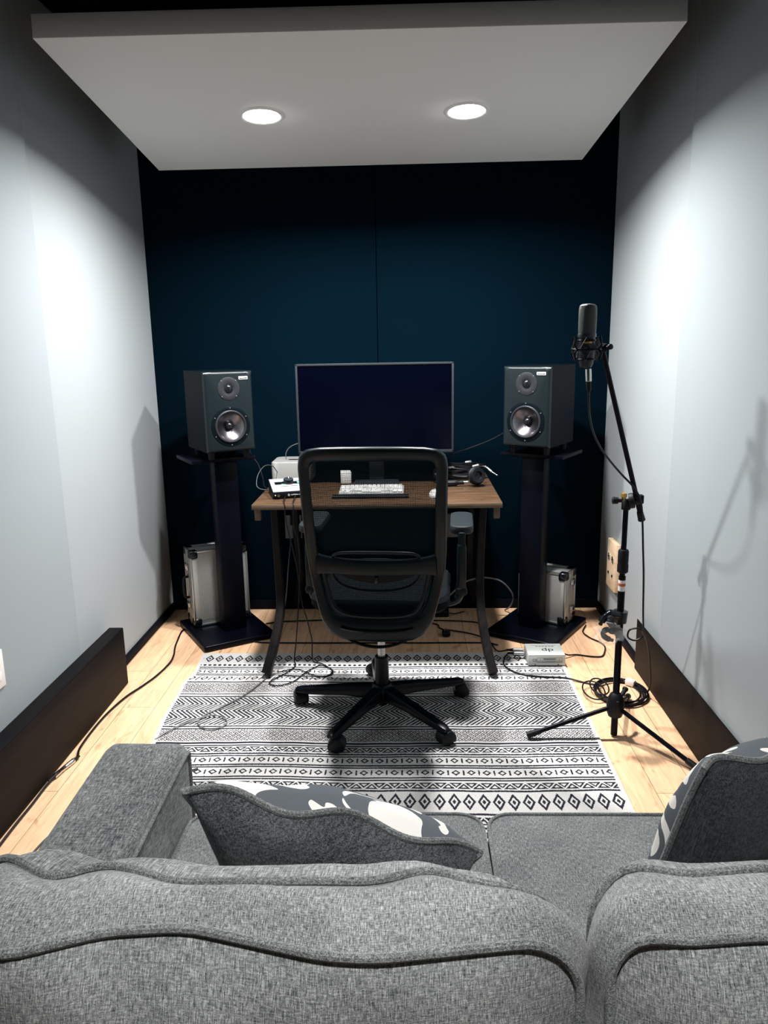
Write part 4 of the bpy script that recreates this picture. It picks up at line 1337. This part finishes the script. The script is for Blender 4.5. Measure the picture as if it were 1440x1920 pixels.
def cable(name, label, cat, runs, mt='cable', r=0.003, extra=None, group=None):
    t = thing(name, label, cat, (0, 0, 0), 0, group)
    for k, (nm, pts) in enumerate(runs):
        m = M(); m.tube(pts, r, 8); m.build(nm, mt, t)
    if extra: extra(t)
    return t
def plug(t, c, d, nm='plug', mt='steel', r=0.0085, L=0.045, boot=True):
    c, d = V(c), V(d).normalized()
    m = M(); m.lathe([(r * 0.8, 0), (r, 0.002), (r, L * 0.6), (r * 0.92, L * 0.62), (r * 0.92, L), (r * 0.7, L + 0.002)], c, d, 16); p = m.build(nm, mt, t)
    if boot:
        m = M(); m.lathe([(r * 0.45, -0.028), (r * 0.8, -0.002), (r * 0.8, 0.001)], c, d, 14); m.build('boot', 'rubber', p)
def di_cables():
    def ex(t):
        plug(t, (0.452, 3.215, 0.030), (1, -0.05, 0), 'cable_plug')
    cable('box_lead', 'black lead from the grey box along the rug edge to the floor coil', 'cable',
          [('lead', [(0.450, 3.215, 0.030), (0.425, 3.22, 0.024), (0.405, 3.18, 0.011), (0.402, 3.13, 0.010), (0.425, 3.075, 0.010), (0.480, 3.03, 0.010), (0.56, 3.012, 0.010), (0.640, 3.003, 0.009), (0.70, 2.975, 0.005), (0.735, 2.955, 0.005), (0.765, 2.94, 0.007)])], r=0.0034, extra=ex)
    def ex2(t):
        plug(t, (0.452, 3.243, 0.034), (1, -0.02, 0), 'cable_plug')
    cable('box_lead', 'black lead from the grey box back under the desk', 'cable',
          [('lead', [(0.450, 3.243, 0.034), (0.42, 3.25, 0.028), (0.392, 3.285, 0.010), (0.378, 3.34, 0.006), (0.37, 3.40, 0.006), (0.34, 3.46, 0.006), (0.27, 3.52, 0.006), (0.16, 3.57, 0.006)])], r=0.0032, extra=ex2)
    cable('box_lead', 'black lead looping over the floor from the grey box to the right case', 'cable',
          [('lead', [(0.664, 3.215, 0.030), (0.70, 3.235, 0.012), (0.74, 3.255, 0.005), (0.80, 3.235, 0.005), (0.845, 3.235, 0.005), (0.868, 3.275, 0.005), (0.888, 3.345, 0.005), (0.878, 3.40, 0.005), (0.845, 3.455, 0.005), (0.828, 3.53, 0.005), (0.862, 3.62, 0.005)])], r=0.0034)
di_cables()

# ------------------------------------------------------------------ other cables
def other_cables():
    def ex(t):
        plug(t, (-1.1635, 2.352, 0.0095), (-0.25, -1, 0), 'cable_plug', 'chrome', 0.0085, 0.05)
        plug(t, (-1.186, 2.250, 0.0095), (0.2, 1, 0), 'cable_socket', 'chrome', 0.0085, 0.05)
    cable('floor_cable', 'long black cable along the left board with a joined silver connector', 'cable',
          [('lead', [(-1.10, 3.70, 0.006), (-1.125, 3.64, 0.006), (-1.140, 3.56, 0.006), (-1.130, 3.46, 0.006), (-1.115, 3.36, 0.006), (-1.092, 3.26, 0.006), (-1.084, 3.17, 0.006), (-1.100, 3.04, 0.006), (-1.130, 2.93, 0.006), (-1.160, 2.84, 0.006), (-1.182, 2.70, 0.006), (-1.186, 2.56, 0.006), (-1.180, 2.44, 0.006), (-1.163, 2.38, 0.008), (-1.163, 2.355, 0.009)]),
           ('lead', [(-1.186, 2.25, 0.009), (-1.19, 2.20, 0.007), (-1.188, 2.10, 0.006), (-1.188, 1.98, 0.006), (-1.183, 1.85, 0.006), (-1.17, 1.60, 0.006), (-1.16, 1.2, 0.006)])], r=0.0042, extra=ex)
    cable('floor_cable', 'thin dark cable on the planks beside the left sofa arm', 'cable',
          [('lead', [(-0.72, 2.30, 0.011), (-0.86, 2.22, 0.011), (-0.93, 2.17, 0.010), (-1.00, 2.11, 0.004), (-1.05, 1.99, 0.004), (-1.075, 1.87, 0.004), (-1.09, 1.6, 0.004)])], 'gcable', 0.003)
    def ex3(t):
        plug(t, (-0.615, 3.84, 0.475), (0.0, 0.02, 1), 'jack_body', 'rubber', 0.008, 0.05, False)
    cable('hanging_cable', 'thin pale grey cable from the wall outlet looping onto the rug', 'cable',
          [('lead', [(-0.615, 3.84, 0.478), (-0.617, 3.80, 0.40), (-0.601, 3.60, 0.33), (-0.586, 3.40, 0.234), (-0.590, 3.28, 0.160), (-0.603, 3.15, 0.070), (-0.617, 3.03, 0.014), (-0.640, 2.94, 0.0115), (-0.685, 2.83, 0.0115), (-0.745, 2.74, 0.0115), (-0.795, 2.675, 0.0115), (-0.805, 2.615, 0.0115), (-0.770, 2.572, 0.0115), (-0.715, 2.575, 0.0115), (-0.695, 2.615, 0.0115), (-0.720, 2.655, 0.012), (-0.775, 2.665, 0.014), (-0.85, 2.61, 0.0115), (-0.895, 2.555, 0.0115), (-0.93, 2.50, 0.006)])], 'wcable', 0.0026, extra=ex3)
    cable('hanging_cable', 'black cable dropping from the audio interface to a tangle on the rug', 'cable',
          [('lead', [(-0.495, 3.230, 0.752), (-0.490, 3.13, 0.749), (-0.484, 3.088, 0.735), (-0.488, 3.10, 0.647), (-0.484, 3.17, 0.568), (-0.485, 3.20, 0.448), (-0.497, 3.20, 0.277), (-0.515, 3.20, 0.102), (-0.525, 3.20, 0.030), (-0.522, 3.17, 0.0115), (-0.512, 3.13, 0.0115), (-0.535, 3.064, 0.0115), (-0.581, 2.995, 0.0115), (-0.596, 2.953, 0.0115), (-0.558, 2.928, 0.0115), (-0.498, 2.968, 0.0115), (-0.454, 3.063, 0.0120), (-0.400, 3.13, 0.0115), (-0.345, 3.08, 0.0115), (-0.369, 3.02, 0.0115), (-0.483, 3.015, 0.013), (-0.57, 3.03, 0.0115)])], 'cable', 0.0026)
    cable('hanging_cable', 'black cable dropping behind the chair back onto the rug', 'cable',
          [('lead', [(-0.540, 3.235, 0.750), (-0.530, 3.13, 0.749), (-0.520, 3.090, 0.735), (-0.520, 3.11, 0.66), (-0.50, 3.20, 0.45), (-0.482, 3.20, 0.277), (-0.464, 3.20, 0.203), (-0.445, 3.20, 0.102), (-0.445, 3.19, 0.03), (-0.435, 3.17, 0.0115), (-0.400, 3.15, 0.0115), (-0.350, 3.09, 0.0115), (-0.34, 3.05, 0.0115), (-0.365, 3.015, 0.0115), (-0.42, 3.03, 0.0115), (-0.50, 3.09, 0.0115), (-0.58, 3.06, 0.0115)])], 'cable', 0.0026)
    cable('floor_cable', 'black cable straight across the floor under the desk, nearer the rug', 'cable',
          [('lead', [(-0.75, 3.42, 0.005), (-0.66, 3.407, 0.005), (-0.30, 3.402, 0.005), (0.05, 3.400, 0.005), (0.332, 3.398, 0.005), (0.40, 3.37, 0.005)])], 'cable', 0.0034)
    cable('floor_cable', 'black cable across the floor under the desk, nearer the back wall', 'cable',
          [('lead', [(-0.74, 3.66, 0.005), (-0.64, 3.69, 0.005), (-0.30, 3.715, 0.005), (0.05, 3.70, 0.005), (0.30, 3.675, 0.005), (0.36, 3.62, 0.005)])], 'cable', 0.0034)
    cable('power_lead', 'white power lead arching behind the right desk leg', 'cable',
          [('lead', [(0.06, 3.76, 0.006), (0.12, 3.74, 0.05), (0.211, 3.70, 0.154), (0.265, 3.70, 0.205), (0.358, 3.70, 0.229), (0.438, 3.70, 0.215), (0.490, 3.72, 0.167), (0.518, 3.74, 0.110), (0.510, 3.79, 0.045), (0.49, 3.84, 0.006)])], 'wcable', 0.0042)
    cable('speaker_lead', 'black lead sagging from the right speaker to the back of the desk', 'cable',
          [('lead', [(0.500, 3.66, 0.990), (0.44, 3.62, 0.963), (0.39, 3.61, 0.938), (0.328, 3.60, 0.914), (0.26, 3.60, 0.890), (0.20, 3.61, 0.868), (0.14, 3.64, 0.82), (0.095, 3.72, 0.745)])], 'cable', 0.0036)
    cable('speaker_lead', 'thin black lead from the left speaker plate down to the desk', 'cable',
          [('lead', [(-0.80, 3.70, 0.97), (-0.76, 3.62, 0.880), (-0.72, 3.58, 0.835), (-0.69, 3.52, 0.78), (-0.672, 3.45, 0.755), (-0.645, 3.40, 0.747)])], 'cable', 0.003)
    cable('monitor_lead', 'thin grey lead curving from the monitor down to the silver computer', 'cable',
          [('lead', [(-0.48, 3.60, 0.935), (-0.536, 3.66, 0.922), (-0.581, 3.68, 0.902), (-0.603, 3.69, 0.872), (-0.606, 3.70, 0.840)])], 'wcable', 0.0022)
    cable('interface_lead', 'thin grey lead arching from the silver computer to the audio interface', 'cable',
          [('lead', [(-0.640, 3.628, 0.79), (-0.650, 3.56, 0.83), (-0.672, 3.48, 0.842), (-0.692, 3.42, 0.81), (-0.690, 3.38, 0.765), (-0.650, 3.38, 0.750), (-0.60, 3.385, 0.760)])], 'gcable', 0.0020)
    t = thing('power_plug', 'black mains plug with bare prongs lying on the floor under the desk', 'plug', (0.166, 3.500, 0))
    m = M(); m.box((0, 0, 0.014), (0.040, 0.052, 0.026), 0.009, segs=3); b = m.build('body', 'rubber', t)
    for sx in (-0.008, 0.008):
        m = M(); m.box((sx, -0.012, 0.033), (0.002, 0.006, 0.018), 0.0005); m.build('prong', 'chrome', b)
    m = M(); m.cyl((0, 0.004, 0.024), (0, 0.004, 0.040), 0.0024, segs=10); m.build('prong', 'chrome', b)
    m = M(); m.tube([(-0.004, 0.024, 0.014), (-0.012, 0.05, 0.012), (-0.03, 0.09, 0.006), (-0.035, 0.13, 0.005), (-0.06, 0.155, 0.005)], 0.004, 8); m.build('lead', 'cable', t)
    t = thing('power_brick', 'small black power block on the floor beneath the desk by the back wall', 'power block', (0.155, 3.775, 0))
    m = M(); m.box((0, 0, 0.017), (0.075, 0.05, 0.034), 0.006); m.build('body', 'rubber', t)
    m = M(); m.tube([(0.0375, 0, 0.016), (0.07, 0.01, 0.008), (0.12, 0.05, 0.005)], 0.003, 8); m.build('lead', 'cable', t)
other_cables()

# ------------------------------------------------------------------ wall plates
def wall_plates():
    t = thing('wall_socket_box', 'pale wooden socket box with audio jacks on the right wall behind the microphone stand', 'socket box', (XR - 0.0005, 3.585, 0.325))
    m = M(); m.box((-0.012, 0, 0), (0.024, 0.150, 0.235), 0.004); m.build('box', 'pinewood', t)
    for dy in (-0.034, 0.034):
        m = M(); m.lathe([(0.0165, 0.0), (0.0165, 0.004), (0.0125, 0.0045), (0.0120, 0.001)], (-0.024, dy, 0.036), (-1, 0, 0), 24); x = m.build('round_socket', 'chrome', t)
        m = M(); m.lathe([(0.0122, 0.0), (0.0122, 0.0030), (0.0, 0.0030)], (-0.024, dy, 0.036), (-1, 0, 0), 24); m.build('socket_face', 'blackgloss', x)
        m = M(); m.lathe([(0.0070, 0.0), (0.0070, 0.004), (0.0040, 0.0045), (0.0038, 0.001), (0.0, 0.001)], (-0.024, dy, -0.045), (-1, 0, 0), 18); m.build('jack_socket', 'blackgloss', t)
    t = thing('wall_outlet', 'white outlet plate low on the left wall at the photo edge', 'outlet', (XL + 0.0193, 2.135, 0.435))
    m = M(); m.box((0.003, 0, 0), (0.006, 0.075, 0.118), 0.002); m.build('plate', 'white', t)
    for dz in (-0.022, 0.022):
        m = M(); m.box((0.0065, 0, dz), (0.003, 0.034, 0.028), 0.003); m.build('socket', 'white', t)
    for x, lab in ((-0.615, 'dim grey outlet plate on the back wall left of the chair'), (0.222, 'dim grey outlet plate on the back wall behind the right armrest')):
        t = thing('wall_outlet', lab, 'outlet', (x, YB - 0.0005, 0.452), 0, 'outlet plates on the back wall')
        m = M(); m.box((0, -0.003, 0), (0.088, 0.006, 0.125), 0.002); m.build('plate', 'dimplate', t)
        for dz in (-0.024, 0.024):
            m = M(); m.box((-0.012, -0.0068, dz), (0.032, 0.003, 0.028), 0.004); s = m.build('socket', 'dimplate', t)
            q = M(); q.box((-0.018, -0.0085, dz + 0.003), (0.002, 0.001, 0.008)); q.box((-0.007, -0.0085, dz + 0.003), (0.002, 0.001, 0.008)); q.build('slot', 'ink', s)
        if x < 0:
            m = M(); m.box((0.028, -0.020, -0.02), (0.022, 0.030, 0.05), 0.005); m.build('plug', 'rubber', t)
            m = M(); m.lathe([(0.005, 0), (0.005, 0.012), (0.003, 0.014)], (0.028, -0.030, -0.05), (0, 0, -1), 12); m.build('plug_tip', 'gold', t)
wall_plates()
# ------------------------------------------------------------------ sofa
def box_cushion(name, parent, w, h, t, r, fmap, mt, bulge_f, bulge_b, wave_f=None, wave_b=None, crown=0.014, seed=0, pipe_r=0.0050, amp=0.006, pf=2.6, pb=2.6):
    """boxed upholstery cushion: two crowned panels, a boxing strip and a piping cord on each edge"""
    N = 140
    out = resample(rrect(w, h, r, 10), N)
    S = [0.05, 0.15, 0.28, 0.42, 0.56, 0.68, 0.78, 0.86, 0.92, 0.965, 0.99, 1.0]
    zero = lambda a, b: 0.0
    wave_f = wave_f or zero
    wave_b = wave_b or zero
    def nz(p, k=5.0):
        return mnoise.noise(V((p[0] * k + seed * 7.3, p[1] * k - seed * 3.1, p[2] * k + seed)))
    def panel(sgn, bul, wv, pw):
        rings = []
        for s in S:
            ring = []
            for a, b in out:
                c = sgn * (t / 2 + bul * (1 - s ** pw)) + wv(a, b) * s ** 3
                d = (nz((a * s, b * s, sgn), 6) * amp + nz((a * s, b * s, sgn + 4), 14) * amp * 0.45) * (1 - s ** 6) * sgn
                ring.append((a * s, b * s, c + d))
            rings.append(ring)
        return rings
    fr = panel(1, bulge_f, wave_f, pf)
    bk = panel(-1, bulge_b, wave_b, pb)
    mid = []
    K = 7
    for k in range(1, K):
        q = k / K
        ring = []
        for i in range(N):
            a, b, cf = fr[-1][i]
            _, _, cb = bk[-1][i]
            c = cf + (cb - cf) * q
            p0, p1 = out[i - 1], out[(i + 1) % N]
            nx, ny = p1[1] - p0[1], -(p1[0] - p0[0])
            L = math.hypot(nx, ny) or 1
            e = crown * math.sin(PI * q) + (nz((a, b, c * 2), 7) * amp * 1.1 + nz((a, b, c * 2 + 9), 16) * amp * 0.5) * math.sin(PI * q)
            ring.append((a + nx / L * e, b + ny / L * e, c))
        mid.append(ring)
    seq = fr + mid + bk[::-1]
    m = M()
    m.loft([[fmap(*p) for p in ring] for ring in seq])
    o = m.build(name, mt, parent, 60)
    # cloth coordinates: the weave runs over the edge of the panel and along the boxing strip
    uv = []
    nf, nm = len(fr), len(mid)
    for k, ring in enumerate(seq):
        for i, (a, b, c) in enumerate(ring):
            if nf <= k < nf + nm:
                p0, p1 = out[i - 1], out[(i + 1) % N]
                nx, ny = p1[1] - p0[1], -(p1[0] - p0[0])
                L = math.hypot(nx, ny) or 1
                d = fr[-1][i][2] - c
                uv += [a + nx / L * d, b + ny / L * d, 0.0]
            else:
                uv += [a, b, 0.0 if k < nf else 0.7]
    at = o.data.attributes.new('cloth', 'FLOAT_VECTOR', 'POINT')
    at.data.foreach_set('vector', uv)
    for rg in (fr[-1], bk[-1]):
        pts = []
        for i in range(0, N):
            a, b, c = rg[i]
            k = 1 + 0.0045 / max(0.05, math.hypot(a, b))
            pts.append(fmap(a * k, b * k, c))
        q = M(); q.tube(pts, pipe_r, 8, True, smooth=1); q.build('piping', 'pipe', o)
    return o

def make_sofa():
    t = thing('sofa', 'grey tweed two-seat sofa in the foreground, seen over its back cushions', 'sofa')
    XA, XB = -0.465, 0.713
    m = M(); m.box(((XA + XB) / 2, 0.925, 0.19), (XB - XA + 0.02, 0.93, 0.21), 0.015); m.build('base', 'sofa_arm', t)
    m = M(); m.box(((XA + XB) / 2, 0.480, 0.375), (XB - XA + 0.30, 0.125, 0.57), 0.03, segs=4); m.build('back_frame', 'sofa_arm', t)
    for sx, xi in ((-1, XA), (1, XB)):
        xo = xi + sx * 0.165
        m = M()
        rings = []
        for y, dz, k in ((0.43, -0.070, 0.97), (0.435, -0.066, 1.0), (0.7, -0.052, 1.0), (1.06, -0.028, 1.0), (1.30, -0.008, 1.0), (1.40, -0.001, 1.0), (1.425, -0.006, 0.995), (1.434, -0.018, 0.97)):
            sh = 0.0
            a, b = (xi, xo) if sx > 0 else (xo, xi)
            zt = 0.602 + dz
            cx = (a + b) / 2 - 0.030 * max(0, (1.40 - y)) * sx * -1 * 0.9
            hw = (b - a) / 2 * k
            rr_ = 0.022
            ring = []
            prof = [(-hw, 0.075), (-hw, zt - rr_ * 1.2)]
            for q in range(1, 6):
                an = R(180 - 90 * q / 5)
                prof.append((-hw + rr_ + rr_ * math.cos(an), zt - rr_ + rr_ * math.sin(an)))
            for q in range(1, 6):
                an = R(90 - 90 * q / 5)
                prof.append((hw - rr_ + rr_ * math.cos(an), zt - rr_ + rr_ * math.sin(an)))
            prof += [(hw, 0.075)]
            rings.append([V((cx + x, y, z)) for x, z in prof])
        m.loft(rings)
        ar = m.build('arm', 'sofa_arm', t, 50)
        # piping along the inner top edge and down the front
        pts = []
        for rg in rings[1:]:
            i = 11 if sx < 0 else 2
            pts.append(rg[i] + V((0.002 * -sx, 0, 0.001)))
        pts += [V((pts[-1].x, 1.433, 0.55)), V((pts[-1].x, 1.433, 0.40)), V((pts[-1].x, 1.433, 0.10))]
        m = M(); m.tube(pts, 0.0042, 8, smooth=3); m.build('piping', 'pipe', ar)
    for x in (XA - 0.10, XB + 0.10):
        for y in (0.50, 1.36):
            m = M(); m.lathe([(0.022, 0.0), (0.030, 0.082)], (x, y, 0.0), segs=16); m.build('foot', 'legwood', t)
    # seat cushions
    for k, (x0, x1) in enumerate(((XA + 0.002, 0.143), (0.147, XB - 0.002))):
        cx, w = (x0 + x1) / 2, x1 - x0 - 0.014
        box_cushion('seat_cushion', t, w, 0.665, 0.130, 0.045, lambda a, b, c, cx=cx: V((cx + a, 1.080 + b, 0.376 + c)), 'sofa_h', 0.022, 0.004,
                    seed=3 + k, crown=0.006, pipe_r=0.0042, amp=0.005)
    # back cushions: front panel is towards the desk
    FX = [-0.50, -0.46, -0.42, -0.384, -0.333, -0.29, -0.251, -0.166, -0.10, -0.043, 0.013, 0.069, 0.148, 0.217, 0.25, 0.283, 0.33, 0.374, 0.42, 0.6]
    FY = [0.040, 0.032, 0.012, -0.014, 0.012, 0.000, -0.018, -0.016, -0.014, -0.014, 0.008, -0.016, -0.030, 0.013, 0.012, 0.000, 0.006, 0.012, 0.010, 0.005]
    RX = [-0.46, -0.373, -0.295, -0.219, -0.087, -0.038, 0.06, 0.121, 0.16, 0.203, 0.25, 0.33, 0.6]
    RY = [-0.008, -0.016, 0.014, 0.020, -0.014, -0.016, -0.001, 0.008, 0.010, 0.022, 0.008, 0.016, 0.0]
    def smooth(xs, ys, x):
        return sum(np.interp(x + d, xs, ys) for d in (-0.016, -0.008, 0, 0.008, 0.016)) / 5
    for k, (x0, x1) in enumerate(((-0.500, 0.164), (0.181, 0.745))):
        cx, w = (x0 + x1) / 2, x1 - x0 - 0.022
        h, cz, cy, th = 0.400, 0.645, 0.660, 0.100
        wt = lambda b: max(0.0, min(1.0, (b + 0.02) / 0.18))
        def wf(a, b, cx=cx): return -smooth(RX, RY, cx + a) * wt(b)        # panel facing the camera
        def wb(a, b, cx=cx): return -smooth(FX, FY, cx + a) * wt(b)
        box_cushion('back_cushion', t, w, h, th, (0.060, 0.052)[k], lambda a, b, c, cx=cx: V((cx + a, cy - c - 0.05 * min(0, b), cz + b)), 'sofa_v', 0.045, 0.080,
                    wf, wb, crown=0.020, seed=11 + 5 * k, amp=0.012, pf=3.6, pb=10.0)
make_sofa()

# ------------------------------------------------------------------ throw pillows
def make_pillow(label, loc, rot, S, T, shear, ears, back='pillow'):
    t = thing('throw_pillow', label, 'pillow', loc, 0, 'throw pillows on the sofa')
    t.rotation_euler = rot
    n = 44
    def pt(u, v, sd):
        px = 1 - 0.075 * (1 - v * v) ** 1.0
        pz = 1 - 0.075 * (1 - u * u) ** 1.0
        x, z = S / 2 * u * px, S / 2 * v * pz
        h = T / 2 * max(0.0, (1 - u * u) * (1 - v * v)) ** 0.46
        wr = mnoise.noise(V((x * 9 + sd * 3, z * 9, 1.7))) * 0.010 + mnoise.noise(V((x * 24, z * 24, sd * 2.0))) * 0.0035
        edge = min(1, 4 * (1 - max(abs(u), abs(v))))
        wob = 0.010 * math.sin(u * 7.5 + 1) * (1 - edge) * abs(v) ** 6
        y = sd * (h + wr * edge) + wob
        z += shear * -x * (v + 1) / 2
        for eu, ev, dx, dy, dz in ears:
            k = max(0.0, 1 - math.hypot(u - eu, v - ev) / 0.75) ** 2
            x += dx * k; y += dy * k; z += dz * k
        return V((x, y, z))
    for sd, nm, mt in ((1, 'printed_front', 'ikat'), (-1, 'tweed_back', back)):
        m = M()
        vs = [m.ring([pt(-1 + 2 * i / n, -1 + 2 * j / n, sd) for i in range(n + 1)]) for j in range(n + 1)]
        for a, b in zip(vs, vs[1:]):
            m.bridge(a, b, False)
        m.build(nm, mt, t, 60)
    per = [(-1 + 2 * i / n, -1) for i in range(n)] + [(1, -1 + 2 * i / n) for i in range(n)] + [(1 - 2 * i / n, 1) for i in range(n)] + [(-1, 1 - 2 * i / n) for i in range(n)]
    m = M(); m.tube([pt(u, v, 0) for u, v in per], 0.0052, 8, True, smooth=1); m.build('piping', 'pipe', t)
    return t
make_pillow('grey tweed throw pillow with printed front leaning behind the middle of the left seat', (-0.100, 0.985, 0.630), (R(28), 0, 0), 0.375, 0.185, 0.40, [(-1, 1, 0.0, -0.01, -0.004), (1, 1, 0.008, 0, -0.052)])
make_pillow('grey tweed throw pillow with printed front and shade-darkened back propped by the right sofa arm', (0.520, 1.080, 0.641), (R(17), 0, R(27)), 0.380, 0.160, 0.10, [(-1, 1, 0.016, 0.0, -0.012)], 'pillow_shaded')
